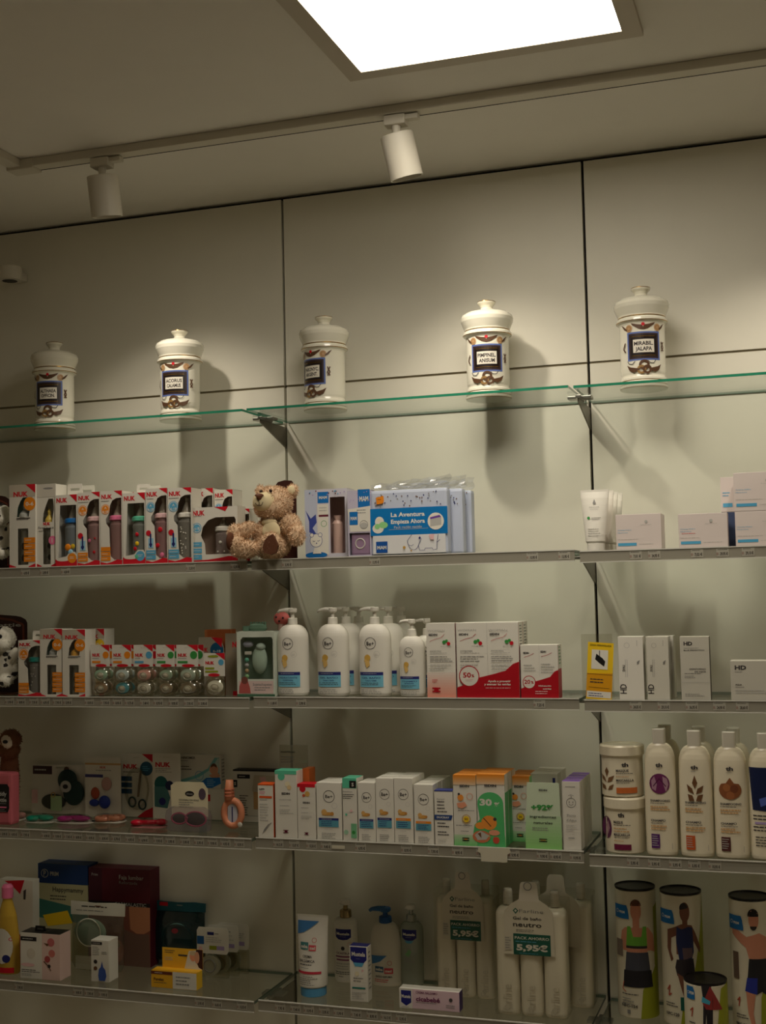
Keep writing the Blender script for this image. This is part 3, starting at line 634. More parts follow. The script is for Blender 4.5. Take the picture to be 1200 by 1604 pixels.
# ================================================================== second shelf, left bay: baby bottles
first_choice(15, 56, 759, 'white and green first bottle pack with orange tags beside the spotted dog, second shelf', 2, F0 - .001, 'orange', clear((235, 238, 230), .2, .95, 'teat_clear', .1, .5))
first_choice(58, 88, 758, 'bottle pack with yellow teat and pink number 1 disc, second shelf', 2, F0 + .004, 'pink', mat((226, 196, 90), .25), pink=True)
BB = [
 dict(l=87, r=121, top=775, what='blue capped bottle box', label='bottle box with blue capped bottle and orange badge on red foot', cap='blue', body=(196, 210, 220), head=True, badge='orange', hang=(.30, 1.0, .030, 'card'), deco=[(-.004, .42, .42, 'orange'), (.004, .30, .36, 'lblue'), (.010, .44, .3, 'yellow')]),
 dict(l=122, r=157, top=771, what='tulip print pink bottle box', label='pink bottle in white box with orange tags, tulip print, beside the blue capped one', cap='lpink', body=(236, 190, 186), deco=[(-.008, .55, .22, 'pink'), (.006, .28, .2, 'red'), (.008, .6, .14, 'red')]),
 dict(l=158, r=192, top=769, what='deep pink capped bottle box', label='pink bottle with deep pink cap in white box with three orange tags', cap='pink', body=(236, 186, 180), thermo=False),
 dict(l=193, r=228, top=772, what='teal capped printed bottle box', label='teal capped bottle with red and yellow print, boxed under a hang loop', cap='mint', body=(200, 206, 196), head=True, badge='sky', hang=(.40, 1.0, .024, 'card'), deco=[(0, .68, .24, 'red'), (.0, .46, .26, 'yellow'), (-.006, .34, .24, 'red'), (0, .14, .4, 'mint')]),
 dict(l=229, r=263, top=765, what='pink bottle box with blue disc', label='pink bottle in white box with blue disc, right of the teal capped one', cap='lpink', body=(236, 186, 184), circ='sky', deco=[(.002, .74, .3, 'red'), (-.006, .38, .28, 'red'), (.006, .16, .3, 'pink')]),
 dict(l=264, r=301, top=764, label='grey bottle with white dots in white box with blue disc', cap='white', body=(206, 202, 188), circ='sky', back=0, deco=[(random.uniform(-.009, .009), random.uniform(.1, .9), .09, 'white') for _ in range(16)]),
]
for q in BB: nuk_bottle_box(**{**q})
nuk_bottle_box(303, 335, 765, 'white bottle box with green window behind the wide bottle box', circ='sky', cap='mint', body=(190, 206, 196), Y=F0 + .070, back=0)
nuk_bottle_box(337, 366, 767, 'pink windowed bottle box behind the wide box, next to the teddy bear', circ='sky', cap='lpink', body=(226, 196, 190), Y=F0 + .070, back=0)
nuk_bottle_box(301, 373, 794, 'wide low bottle box with stubby bottle, left of the teddy bear', circ='sky', cap='white', body=(206, 188, 182), wide=True, d=.046, back=0, Y=F0 + .010, deco=[(0, .62, .2, 'white'), (-.008, .3, .12, 'white'), (.01, .3, .12, 'white')])
nuk_bottle_box(372, 392, 797, 'narrow bottle box half hidden behind the teddy bear paw', circ='sky', cap='white', Y=F0 + .100, d=.05, back=0)
# middle bay: soother packs and tins
def logo(x, y, s, W=.16, c='blue', t='MAM'): return [('P', [(x - s, y - s * W), (x + s, y - s * W), (x + s, y + s * W), (x - s, y + s * W)], c), ('T', x, y, s * W * .5, t, 'white', s * 1.5, 'c', 2)]
def gift_inner(t, w, h, d):
    MB().loft([(.004, .012, .012), (h * .5, .013, .013), (h * .55, .008, .008), (h * .62, .010, .010)], mat((226, 190, 176), .3), 24, cx=w * .18, cy=d * .5).build('bottle', t)
open_carton('baby_gift_set', 'lilac baby gift box with window and little bear print, right of the teddy bear', 'baby gift set', (2, 1), 479, 545, 766, F0 + .034, .055,
    [[(.60, .93), (.60, .12), (.95, .12), (.95, .93)]],
    logo(.44, .12, .13, .62) + [('R', .30, .22, .56, .95, 'card'), ('R', .33, .37, .56, .40, 'maroon'), ('O', .45, .50, .07, .01, 'green'), ('M', .34, .27, .55, 2, .04, 'lgrey'),
     ('P', [(.0, .0), (.28, .0), (.28, .95), (0, .95)], mat((190, 196, 214), .3)), ('P', [(.02, .30), (.14, .42), (.26, .36), (.28, .48), (.18, .56), (.28, .66), (.10, .62), (.10, .46)], mat((60, 74, 150), .4)), ('E', .26, .95, .26, .045, 'blue'),
     ('P', ell_pt(.26, .74, .15, .10, 0, 360, 20), mat((70, 84, 150), .4)), ('P', ell_pt(.26, .74, .14, .093, 0, 360, 20), 'white'), ('C', .16, .66, .05, mat((70, 84, 150), .4)), ('C', .16, .66, .04, 'white'), ('C', .36, .66, .05, mat((70, 84, 150), .4)), ('C', .36, .66, .04, 'white'),
     ('L', [(.18, .74), (.21, .755), (.24, .745)], .01, 'navy'), ('L', [(.29, .745), (.32, .75), (.35, .735)], .01, 'navy'), ('C', .27, .78, .015, 'navy'), ('P', [(.18, .93), (.22, .84), (.34, .84), (.38, .93)], 'white')] + [('C', random.random(), random.uniform(.02, .09), .015, random.choice(['lilac', 'sky', 'maroon'])) for _ in range(14)],
    m=mat((208, 204, 214), .4), inner=gift_inner, back_m=mat((206, 170, 160), .6))
def pouch_inner(t, w, h, d):
    MB().box(-w * .4, w * .45, .004, d - .004, .003, h * .36, mat((170, 140, 170), .4), .006).build('steriliser_case', t)
    b = MB(); b.ell((0, .008, h * .2), (w * .3, .004, h * .11), mat((150, 120, 160), .3)); b.ring((0, .004, h * .2), w * .2, .0015, 'white'); b.build('soother', t)
open_carton('soother_pack', 'clear soother pouch with blue square logo and lilac case, left of the big tin', 'soother', (2, 1), 546, 582, 768, F0 + .010, .04,
    [[(.06, .97), (.06, .64), (.95, .64), (.95, .97)]], logo(.72, .13, .26, .55) + [('P', [(.0, .28), (1, .24), (1, .62), (.1, .62)], 'card'), ('M', .4, .30, .95, 2, .04, 'grey')] + logo(.26, .42, .18, .55) + [('O', .7, .52, .18, .02, 'grey'), ('E', .7, .53, .16, .045, 'lgrey')] + [('C', random.random(), random.uniform(.02, .2), .02, 'lilac') for _ in range(10)],
    m=mat((196, 190, 208), .4), inner=pouch_inner)
tin_m = mat((196, 204, 222), .35)
def tin(l, r, top, Y, label, front=True, wrap=True):
    p, w, h = solve(2, 1, l, r, top, Y); t = thing('baby_gift_tin', label, 'gift tin', p); d = .032
    b = MB(); b.box(-w / 2, w / 2, 0, d, 0, h, tin_m, .007)
    def F(u, v, q): return (u, -q, v)
    pr = [('C', random.random() * .9 + .05, random.random() * .22 + .04, .008, random.choice(['navy', 'grey', 'brown'])) for _ in range(40)]
    if front:
        pr += [('R', .03, .69, .97, .97, mat((226, 226, 226), .4)), ('R', 0, .28, 1, .69, mat((18, 120, 190), .35)), ('T', .27, .38, .062, 'La Aventura', 'white', .44, 'l', 2), ('T', .27, .485, .062, 'Empieza Ahora', 'white', .44, 'l', 2), ('T', .31, .57, .038, 'Pack recién nacido', 'lgrey', .36, 'l', 1), ('L', [(.24, .605), (.75, .60)], .004, 'lgrey'),
               ('P', ell_pt(.1, .58, .075, .075, 0, 360, 14), 'white'), ('P', ell_pt(.12, .48, .06, .08, 0, 360, 14), 'white'), ('P', ell_pt(.17, .53, .06, .05, 0, 360, 14), 'lgreen'), ('C', .09, .55, .035, 'lgreen'), ('C', .11, .45, .02, 'cream'),
               ('C', .85, .50, .105, 'white'), ('P', [(.78, .47), (.92, .44), (.92, .56), (.78, .58)], 'lgrey'), ('P', [(.78, .44), (.90, .41), (.92, .44), (.78, .47)], 'purple'), ('R', .07, .78, .22, .95, mat((30, 84, 160), .35)), ('T', .145, .87, .05, 'MAM', 'white', .12, 'c', 2),
               ('P', [(.08, .11), (.18, .085), (.185, .165), (.17, .20), (.09, .215)], 'orange'), ('M', .1, .14, .17, 1, .03, 'brown')]
        pr += [('L', ell_pt(.56, .80, .07, .12, 200, 340, 10) + [(.66, .76), (.64, .72)], .005, 'navy'), ('L', [(.56, .84), (.53, .86), (.49, .84), (.48, .78), (.52, .72), (.54, .69)], .005, 'navy'), ('L', [(.62, .85), (.64, .93), (.70, .93), (.71, .90), (.80, .90), (.81, .93), (.86, .92), (.86, .82), (.88, .70)], .005, 'navy'), ('C', .64, .745, .012, 'navy'), ('P', [(.76, .70), (.83, .69), (.82, .78), (.78, .77)], 'lpink'),
               ('L', [(.86, .82), (.90, .78)], .006, 'navy'), ('C', .44, .88, .018, 'gold'), ('C', .53, .93, .01, 'gold')]
    art(b, F, w, h, pr); b.build('tin_box', t)
    if wrap:   # crumpled clear wrapper standing proud of the top
        g = MB(); n = 16; V = []; Fc = []
        for j in range(6):
            for i in range(n + 1):
                x = -w / 2 - .004 + (w + .008) * i / n; k = j / 5
                V.append((x + random.uniform(-.003, .003), d * .5 + random.uniform(-.008, .008), h + .0015 + k * (.014 + .016 * (i / n) ** 1.3) + random.uniform(-.002, .003) * k))
        for j in range(5):
            for i in range(n): q = j * (n + 1) + i; Fc.append((q, q + 1, q + n + 2, q + n + 1))
        g.add(V, Fc, clear((245, 246, 250), .5, 1., 'wrap_film', .12)); g.build('plastic_wrap', t)
    return t
tin(582, 703, 766, F0 + .012, 'big pale tin with blue band reading La Aventura Empieza Ahora, in clear wrap')
tin(606, 727, 767, F0 + .052, 'pale blue gift tin standing second behind the front tin', False)
tin(620, 741, 770, F0 + .092, 'pale blue gift tin standing third, last behind the front tin', False)
# right bay: cream tubes and boxes
def ctube(rb, l, r, top, Y=None, base=None, m='white', capm=None, prims=(), label='', back=0, what='', cap_h=.18, capw=.62, dy=.04, dxb=0., group=None, bw=.70, name='cream_tube'):
    p, w, h = solve(rb[0], rb[1], l, r, top, Y, base); t = thing(name, label, 'cream tube', p, 0, group); a = w / 2; c = h * cap_h; ca = a * capw; bb = a * bw
    cy = ca + .001
    b = MB(); prof = [(c, ca * 1.04, ca * 1.0), (c + .003, bb, bb * .95)]
    for i in range(1, 9): k = i / 8; prof.append((c + .003 + (h - .008 - c) * k * .999, bb + (a - bb) * k, bb * .95 * (1 - k) ** .8 + .0014))
    prof.append((h, a, .0011))
    b.loft(prof, m, 40, cy=cy)
    def F(u, v, q):
        v = max(c, min(h, v)); k = (v - c) / (h - c); aa = bb + (a - bb) * k; dd = bb * .95 * max(0, 1 - k) ** .8 + .0014; s_ = max(-.98, min(.98, u / aa)); return (u, cy - dd * math.sqrt(1 - s_ * s_) - q - .0006, v)
    art(b, F, w, h, prims, .0002, .006); b.build('tube_body', t)
    MB().loft([(0, ca * .96, ca * .96), (.0015, ca, ca), (c - .002, ca, ca), (c, ca * .9, ca * .9)], capm or m, 32, cy=cy).build('cap', t)
    if back: behind(t, back, dy, what, dxb, group)
    return t
ctube((2, 2), 909, 955, 766, F0 + .002, prims=[('E', .5, .22, .05, .02, 'grey'), ('P', [(.45, .22), (.5, .15), (.55, .22)], 'grey'), ('T', .5, .285, .018, 'REPAVAR', 'grey', .34, 'c', 0), ('M', .36, .32, .64, 1, .02, 'lgrey'), ('C', .30, .46, .05, 'green'), ('M', .40, .46, .72, 2, .025, 'grey'), ('M', .28, .64, .7, 4, .035, 'lgrey')],
      label='white cream tube standing on its cap, front of the file in the right bay', back=3, what='white cream tube on its cap', dy=.044, dxb=.004, group='white cream tubes beside the small boxes', cap_h=.14)
LB = mat((220, 208, 202), .5)
def cream_art(pinkl=False): return [('T', .04, .44, .035, 'Crema Hidro', 'sky', .30, 'l', 0), ('T', .04, .51, .03, 'Nutritiva', 'sky', .22, 'l', 0), ('M', .04, .70, .62, 1, .03, 'lgrey'), ('R', .04, .80, .45, .88, mat((80, 164, 204), .5)), ('M', .5, .84, .95, 1, .03, 'lgrey'), ('C', .67, .22, .035, 'lgrey'), ('T', .67, .30, .03, 'Revenant', 'lgrey', .24, 'c', 0)] + ([('M', .06, .57, .38, 1, .03, 'red')] if pinkl else [])
carton('cream_box', 'pale low cream box with blue bar, right of the tubes', 'cream box', (2, 2), 966, 1037, 805, F0 + .002, d=.036, m=LB, prims=cream_art(), group='pale cream boxes in file', back=1, what='pale low cream box right of the tubes')
carton('cream_box', 'pale low cream box with red line over blue bar, second from the tubes', 'cream box', (2, 2), 1064, 1141, 804, F0 + .002, d=.04, m=LB, prims=cream_art(True))
carton('cream_box', 'pale cream box at right edge, lower of the stacked pair', 'cream box', (2, 2), 1153, 1232, 800, F0 + .002, d=.05, m=LB, prims=cream_art())
p, w, h = solve(2, 2, 1153, 1232, 800, F0 + .002)
carton('cream_box', 'pale cream box at right edge, upper of the stacked pair', 'cream box', (2, 2), 1153, 1232, 739, F0 + .002, d=.05, m=LB, prims=cream_art(), lift=h + .0005)
carton('cream_box', 'tall pale box with blue foot behind the stacked pair', 'cream box', (2, 2), 1132, 1165, 802, F0 + .062, d=.04, m=mat((70, 84, 120), .5), topm=LB)
p, w, h = solve(2, 2, 1132, 1165, 802, F0 + .062)
carton('cream_box', 'pale box with blue bar standing above and behind the stacked pair', 'cream box', (2, 2), 1132, 1165, 747, F0 + .062, d=.04, m=LB, prims=[('M', .1, .45, .5, 2, .08, 'sky'), ('R', .1, .75, .55, .86, 'sky')], lift=h + .0005)

# ================================================================== third shelf, left bay
nuk_bottle_box(29, 65, 1003, 'bottle box with teal capped dotted bottle beside the spotted dog, third shelf', cap='teal', body=(188, 186, 178), row=3, thermo=False, hang=(.36, 1.0, .024, 'card'), deco=[(random.uniform(-.009, .009), random.uniform(.2, .9), .07, 'lgrey') for _ in range(7)])
first_choice(63, 98, 985, 'bottle pack with green window and clear teat, third shelf', 3, F0 - .001, 'orange', clear((236, 240, 232), .2, .95, 'teat_clear', .1, .5))
first_choice(97, 134, 986, 'bottle pack with amber teat and orange 0-6 disc, third shelf', 3, F0 - .001, 'orange', mat((206, 156, 70), .3), green=mat((150, 132, 104), .5))
first_choice(132, 164, 985, 'bottle pack half hidden behind the first soother blister', 3, F0 + .056, 'yellow', mat((206, 156, 70), .3), green=mat((150, 132, 104), .5))
def soother(b_parent, x, y, z, s, col, knob='white'):
    m = MB(); m.ell((x, y, z), (s, .003, s * .72), col, 20, 8); m.ell((x, y - .003, z), (s * .42, .003, s * .34), knob, 16, 8); m.ring((x, y - .0045, z - s * .1), s * .50, s * .06, clear((235, 235, 225), .3, .95, 'ring_plastic', .1, .4), sz=.8); m.build('soother', b_parent)
def soother_pack(l, r, top, circ, c1, c2, label, Y, single=False):
    p, w, h = solve(3, 0, l, r, top, Y); t = thing('soother_pack', label, 'soother', p, 0); ch = h * (.52 if single else .42)
    b = MB(); b.slab([(-w / 2, h - ch), (w / 2, h - ch), (w / 2, h), (-w / 2, h)], .0, .0008, 'card', [[(-w * .12, h * .93), (w * .12, h * .93), (w * .12, h * .955), (-w * .12, h * .955)]])
    F = flatF(0); G = lambda u, v, q: (u, -q, v + h - ch)
    art(b, G, w, ch, [corner_flag(.5, .32), ('T', .08, .47, .14, 'NUK', 'red', .42, 'l', 3), ('C', .80, .47, .165, circ), ('M', .08, .62, .5, 1, .05, 'ink'), ('R', .06, .74, .52, .84, circ), ('E', .55, .95, .30, .07, 'red')] if not single else
        [corner_flag(.55, .3), ('T', .08, .42, .13, 'NUK', 'red', .42, 'l', 3), ('C', .82, .40, .13, circ), ('R', .06, .62, .5, .70, 'olive'), ('R', .06, .76, .68, .84, 'olive'), ('E', .48, .95, .28, .07, 'red'), ('E', .45, .14, .26, .05, 'olive')])
    b.build('printed_card', t)
    g = MB(); cl = clear((244, 242, 234), .35, 1., 'blister', .06)
    z1, z2 = (h - ch) * .72, (h - ch) * .28
    if single: g.ell((0, .006, (h - ch) * .5), (w * .48, .018, (h - ch) * .48), cl, 24, 14)
    else:
        for zz in (z1, z2): g.ell((0, .006, zz), (w * .49, .016, (h - ch) * .29), cl, 24, 14)
    g.box(-w * .45, w * .45, .0075, .0083, .0008, h - ch, cl); g.build('blister', t)
    if single: soother(t, 0, .004, (h - ch) * .5, w * .38, c1)
    else: soother(t, 0, .003, z1, w * .36, c1); soother(t, 0, .003, z2, w * .36, c2)
    return t
sg = lambda c: mat(tuple(min(240, int(v * 1.3 + 12)) for v in c), .35)
for k, (l, r, circ, c1, c2, lb) in enumerate(((143, 172, 'orange', sg((120, 150, 134)), sg((126, 106, 84)), 'blister of two soothers, grey green over brown, leftmost of the row'),
        (176, 206, 'orange', sg((150, 166, 170)), sg((60, 130, 150)), 'blister of two soothers, pale grey over teal blue, second of the row'),
        (210, 240, 'sky', sg((176, 130, 124)), sg((206, 196, 170)), 'blister of two soothers, dusty pink over cream'),
        (245, 274, 'green', sg((118, 138, 122)), sg((120, 108, 92)), 'blister of two soothers with green disc, sage over taupe'),
        (277, 311, 'green', sg((134, 150, 140)), sg((110, 100, 84)), 'blister of two soothers with lime disc, rightmost of the row'))):
    soother_pack(l, r, 1010, circ, c1, c2, lb, F0 + .012)
    x = soother_pack(l + 8, r + 9, 1010, 'red' if k == 2 else circ, c1, c2, lb.replace('blister of', 'rear blister of').split(',')[0] + ', peeking out behind blister number %d' % (k + 1), F0 + .050)
    x['label'] = 'rear soother blister peeking out behind ' + ['the leftmost one', 'the teal blue one', 'the dusty pink one', 'the sage one', 'the rightmost one'][k]
soother_pack(320, 353, 1023, 'sky', sg((190, 182, 166)), None, 'single white soother blister with olive tags right of the row', F0 + .004, True)
carton('storage_carton', 'plain orange brown box at the back, behind the single soother blister', 'box', (3, 0), 322, 363, 986, F0 + .085, d=.03, m=mat((176, 96, 50), .5), prims=[('R', .0, .0, .1, 1, mat((190, 120, 70), .5))])
p, w, h = solve(3, 0, 312, 352, 998, F0 + .070)
t = thing('soother_pack', 'soother card with dark blue disc before the orange brown box', 'soother', p); b = MB(); b.slab([(-w / 2, 0), (w / 2, 0), (w / 2, h * .8), (w * .4, h * .93), (w * .1, h), (-w / 2, h)], 0, .0008, mat((170, 160, 140), .4)); art(b, flatF(0), w, h, [('T', .02, .22, .07, 'NUK', 'red', .35, 'l', 3), ('C', .72, .22, .26, mat((22, 84, 120), .4)), ('T', .72, .24, .04, '6-18', 'lgrey', .3, 'c', 1), ('P', [(.5, 0), (.95, .02), (.9, .18)], 'red')]); b.build('printed_card', t)
p, w, h = solve(3, 0, 354, 386, 992, F0 + .065)
t = thing('teat_pack', 'clear faced card with red lettering left of the teether box', 'teat pack', p); b = MB(); b.slab([(-w / 2, 0), (w / 2, 0), (w / 2, h), (-w / 2, h)], 0, .0008, mat((150, 136, 116), .4)); art(b, flatF(0), w, h, [('T', .35, .18, .08, 'NUK', 'red', .6, 'l', 3), ('M', .35, .26, .9, 2, .03, 'grey'), ('R', .35, .93, .7, 1, 'red')]); b.build('printed_card', t)
# teether gift box with its toy elephant
def teether(t, w, h, d):
    b = MB(); b.ell((.004, .016, h * .56), (w * .20, .010, h * .22), mat((176, 200, 180), .5)); b.ell((.008, .014, h * .76), (w * .12, .010, h * .06), mat((186, 206, 190), .5)); b.build('toy_elephant', t)
    b = MB()
    for k, c in enumerate(('mint', 'lgrey', 'tan', 'lgreen')): b.ell((-w * .30, .014, h * (.56 - k * .085)), (.0055, .0055, .0055), mat(tuple(int(v * .8 + 30) for v in K[c]), .4), 14, 8)
    b.ell((-w * .26, .014, h * .80), (w * .14, .006, h * .05), mat((186, 190, 206), .5)); b.box(-w * .34, -w * .18, .010, .018, h * .64, h * .69, 'white', .001); b.build('clip_chain', t)
open_carton('teether_box', 'pale green box with window showing a teether toy and bead chain', 'teether', (3, 1), 372, 431, 989, F0 + .004, .045,
    [[(.10, .73), (.10, .13), (.16, .09), (.92, .09), (.96, .13), (.96, .73)]],
    [('R', .04, .76, .96, .95, mat((214, 190, 184), .5)), ('P', [(.04, .95), (.06, .84), (.12, .75), (.2, .72), (.28, .75), (.34, .86), (.36, .95)], mat((180, 90, 84), .5)), ('C', .2, .75, .09, mat((120, 70, 60), .5)), ('T', .42, .81, .04, 'Sujetachupetes', 'grey', .5, 'l', 1), ('M', .46, .86, .9, 2, .035, 'grey'), ('R', 0, .96, 1, 1, mat((70, 110, 84), .5))],
    m=mat((206, 214, 200), .45), inner=teether, back_m=mat((150, 176, 156), .5))
def small_toy(px0, px1, y0, y1, Y, col, label, zlift):
    c = at((px0 + px1) / 2, y1, Y); r = (at(px1, y1, Y).x - at(px0, y1, Y).x) / 2; hh = at(px0, y0, Y).z - at(px0, y1, Y).z
    return c, r, hh
zt = SZ[(3, 1)] + solve(3, 1, 372, 431, 989, F0 + .004)[2]
c = at(404, 975, F0 + .026); t = thing('toy_crocodile', 'small green toy lying on top of the pale green teether box', 'soft toy', (c.x, F0 + .026, zt + .0006))
b = MB(); gm = mat((84, 112, 92), .7)
b.loft([(0, .020, .010), (.006, .024, .012), (.014, .022, .011), (.018, .012, .008)], gm, 24)
for i in range(6): b.box(-.020 + i * .0075, -.016 + i * .0075, -.003, .003, .012, .022, gm, .001)
b.loft([(0, .010, .010), (.012, .010, .010)], gm, 20, cx=-.030); b.build('body', t)
p_ = at(441, 985, F0 + .060); t = thing('toy_ladybird', 'round pink toy with dark dots behind the first pump bottle', 'soft toy', (p_.x, F0 + .062, SZ[(3, 1)]))
zc_ = at(441, 969, F0 + .062).z - SZ[(3, 1)]
b = MB(); b.ell((0, 0, zc_), (.021, .012, .017), mat((214, 110, 104), .6)); b.ell((.026, 0, zc_ - .004), (.008, .008, .008), mat((220, 150, 140), .6), 12, 8)
for dx, dz in ((-.010, .004), (-.002, -.006), (.008, .002)): b.ell((dx, -.0112, zc_ + dz), (.0028, .0012, .0028), 'dark', 10, 6)
b.build('body', t); MB().loft([(0, .014, .010), (zc_ - .012, .010, .008)], mat((214, 180, 168), .6), 20).build('card_stand', t)

# ================================================================== third shelf, middle bay: pump bottles
def pump_bottle(rb, l, r, topb, top, Y=None, base=None, m='white', pm='white', prims=(), label='', group=None, e=2.0, back=0, what='', dyb=.062, dxb=0., neck=.30, shoulder=.80, name='pump_bottle', nozzle=1., flat=.7, bottom=.94, topw=None, collar=None, noz_w=None):
    """topb: pixel row of the shoulder top; top: of the pump"""
    p, w, h = solve(rb[0], rb[1], l, r, top, Y, base); hb = at((l + r) / 2, topb, p.y).z - p.z; t = thing(name, label, 'pump bottle', p, 0, group); a = w / 2; d = a * flat; cy = d + .001
    tw = (topw or 1.) * a
    b = MB(); prof = [(0, a * .88 * bottom / .94, d * .88), (.003, a * bottom, d * .96), (.009, a * (bottom + .05), d)]
    zs_ = hb * shoulder; n = 8; prof.append((zs_ * .5, (a + tw) / 2, d)); prof.append((zs_, tw, d))
    for i in range(1, n + 1):
        k = i / n * PI / 2; prof.append((zs_ + (hb - zs_) * math.sin(k), tw * neck + tw * (1 - neck) * math.cos(k), d * neck * 1.25 + d * (1 - neck * 1.25) * math.cos(k)))
    b.loft(prof, m, 48, cy=cy, e=e)
    def F(u, v, q):
        A = a
        for (z0, a0, _), (z1, a1, _) in zip(prof, prof[1:]):
            if z0 <= v <= z1: A = a0 + (a1 - a0) * (v - z0) / (z1 - z0)
        s_ = max(-.97, min(.97, u / A)); k = (1 - abs(s_) ** e) ** (1 / e); return (u, cy - d * k - q - .0006, v)
    art(b, F, w, hb, prims, .0002, .005); b.build('bottle_body', t)
    r0 = a * neck * .92; hp = h - hb
    MB().loft([(hb - .001, r0, r0), (hb + .001, r0 * 1.05, r0 * 1.05), (hb + hp * .38, r0, r0), (hb + hp * .42, r0 * .8, r0 * .8)], collar or pm, 28, cy=cy).build('screw_collar', t)
    g = MB(); rs = r0 * .42; g.loft([(hb + hp * .42, rs, rs), (hb + hp * .72, rs * .9, rs * .9)], pm if not collar else collar, 20, cy=cy)
    g.loft([(hb + hp * .70, r0 * .70, r0 * .70), (hb + hp * .78, r0 * .92, r0 * .9), (hb + hp * .96, r0 * .92, r0 * .9), (hb + hp, r0 * .75, r0 * .75)], pm, 24, cy=cy)
    L = a * .95 * nozzle; V = [(0, cy - .004), (0, cy + .004)]
    g.tube([(0, cy, hb + hp * .88), (-L * .5, cy - .002, hb + hp * .90), (-L * .85, cy - .004, hb + hp * .86), (-L, cy - .005, hb + hp * .74)], [r0 * .5, r0 * .42, r0 * .32, r0 * .26], pm, 10, flat=1.2)
    g.build('pump_head', t)
    if back: behind(t, back, dyb, what, dxb, group)
    return t
nav = mat((44, 48, 120), .4); bsk = mat((120, 190, 214), .4)
def beplus(y0=.19, big=True, b3='HIDRATANTE', orange=False, b4='CORPORAL'):
    yc = .65
    return [('O', .46, .26, .18, .014, 'ink'), ('T', .46, .262, .05, 'Be+', 'ink', .24, 'c', 1), ('O', .66, .41, .09, .006, 'lgrey'), ('M', .6, .41, .72, 2, .015, 'lgrey'),
            ('C', .36, .46, .10, mat((214, 170, 80), .5)), ('C', .30, .50, .05, mat((224, 186, 110), .5)), ('P', [(.3, .5), (.42, .5), (.44, .56), (.34, .60), (.28, .55)], mat((224, 186, 110), .5)),
            ('R', .08, .655, .84, .70, 'orange' if orange else nav), ('R', .08, .70, .84, .86, bsk), ('M', .2, .677, .7, 1, .018, 'lgrey'), ('T', .46, .735, .022, b3, nav, .60, 'c', 1), ('T', .46, .77, .022, b4, nav, .36, 'c', 1), ('M', .14, .805, .78, 2, .022, 'ink'), ('M', .12, .90, .86, 3, .022, 'grey')]
pump_bottle((3, 1), 430, 477, 979, 953, F0 + .004, prims=beplus(), label='white pump bottle with blue label beside the pale green teether box', shoulder=.80, neck=.32, e=2.3)
pump_bottle((3, 1), 493, 541, 978, 952, F0 + .004, prims=beplus(b3='GEL BAÑO', b4='Cuerpo y Cabello'), label='white pump bottle with blue label, second from the left', e=2.3, neck=.32, back=2, what='white pump bottle, second file from the left', dyb=.055, dxb=.014)
pump_bottle((3, 1), 559, 608, 978, 951, F0 + .004, prims=beplus(b3='GEL BAÑO', b4='Cuerpo y Cabello'), label='white pump bottle with blue label left of the smaller pump bottle', e=2.3, neck=.32, back=2, what='white pump bottle, third file from the left', dyb=.055, dxb=.016)
pump_bottle((3, 1), 623, 663, 997, 970, F0 + .004, prims=beplus(b3='CHAMPÚ', b4='EXTRASUAVE'), label='smaller white pump bottle with blue label beside the white and red cartons', e=2.3, neck=.34, back=1, what='smaller white pump bottle', dyb=.05, dxb=.022)
woman = lambda x0, s: [('T', x0 + .05 * s, .10, .028, 'WOMAN', 'lgrey', .60 * s, 'l', 0), ('T', x0 + .09 * s, .155, .026, 'ISDIN', 'ink', .30 * s, 'l', 3), ('L', [(x0 + .12 * s, .245), (x0 + .3 * s, .215), (x0 + .52 * s, .195), (x0 + .64 * s, .15)], .012 * s, 'dred'),
       ('C', x0 + .62 * s, .255, .06 * s, 'green'), ('C', x0 + .71 * s, .24, .05 * s, 'green'), ('C', x0 + .78 * s, .275, .06 * s, 'red'), ('M', x0 + .5 * s, .31, x0 + .9 * s, 1, .02, 'lgrey'), ('T', x0 + .12 * s, .375, .018, 'ANTIESTRÍAS', 'grey', .40 * s, 'l', 1), ('M', x0 + .12 * s, .40, x0 + .85 * s, 1, .02, 'lgrey'), ('M', x0 + .12 * s, .45, x0 + .9 * s, 3, .03, 'grey'), ('M', x0 + .12 * s, .56, x0 + .85 * s, 3, .03, 'lgrey')]
grad = [('R', 0, .66 + i * .034, 1, .70 + i * .034, mat((232, int(216 - i * 7), int(204 - i * 8)), .45)) for i in range(10)]
carton('lotion_carton', 'single tall white to pink lotion carton beside the smaller pump bottle', 'lotion carton', (3, 1), 670, 715, 976, F0, d=.045, m='white', prims=grad + woman(0, 1) + [('M', .18, .76, .4, 2, .025, 'red'), ('R', .18, .86, .46, .88, 'dred'), ('R', .24, .88, .40, .905, 'dred'), ('R', .18, .905, .46, .925, 'dred')])
wave = lambda a, b_: ('P', [(0, 1), (0, a), (.1, a - .03), (.3, a - .12), (.55, a - .17), (.78, a - .22), (.9, b_ + .03), (1, b_), (1, 1)], 'dred')
carton('lotion_carton', 'twin lotion carton with red wave and 50% disc', 'lotion carton', (3, 1), 717, 815, 975, F0, d=.045, m='white', prims=woman(0, .5) + woman(.5, .5) + [('R', .4985, 0, .5015, .7, 'lgrey'), wave(.86, .52), ('C', .2, .71, .165, 'dred'), ('C', .2, .71, .15, 'card'), ('T', .10, .695, .065, '50', 'dred', .13, 'l', 2), ('T', .235, .705, .04, '%', 'dred', None, 'l', 2), ('M', .14, .75, .27, 2, .02, 'lpink'),
      ('T', .86, .775, .026, 'Ayuda a prevenir', 'white', .36, 'r', 2), ('T', .86, .815, .026, 'y atenuar las estrías', 'white', .42, 'r', 2), ('M', .46, .865, .86, 1, .02, 'lpink')], side='dred', sprims=[('R', 0, 0, 1, .5, 'white'), ('M', .2, .05, .8, 8, .04, 'ink')], back=1, what='twin lotion carton with red wave')
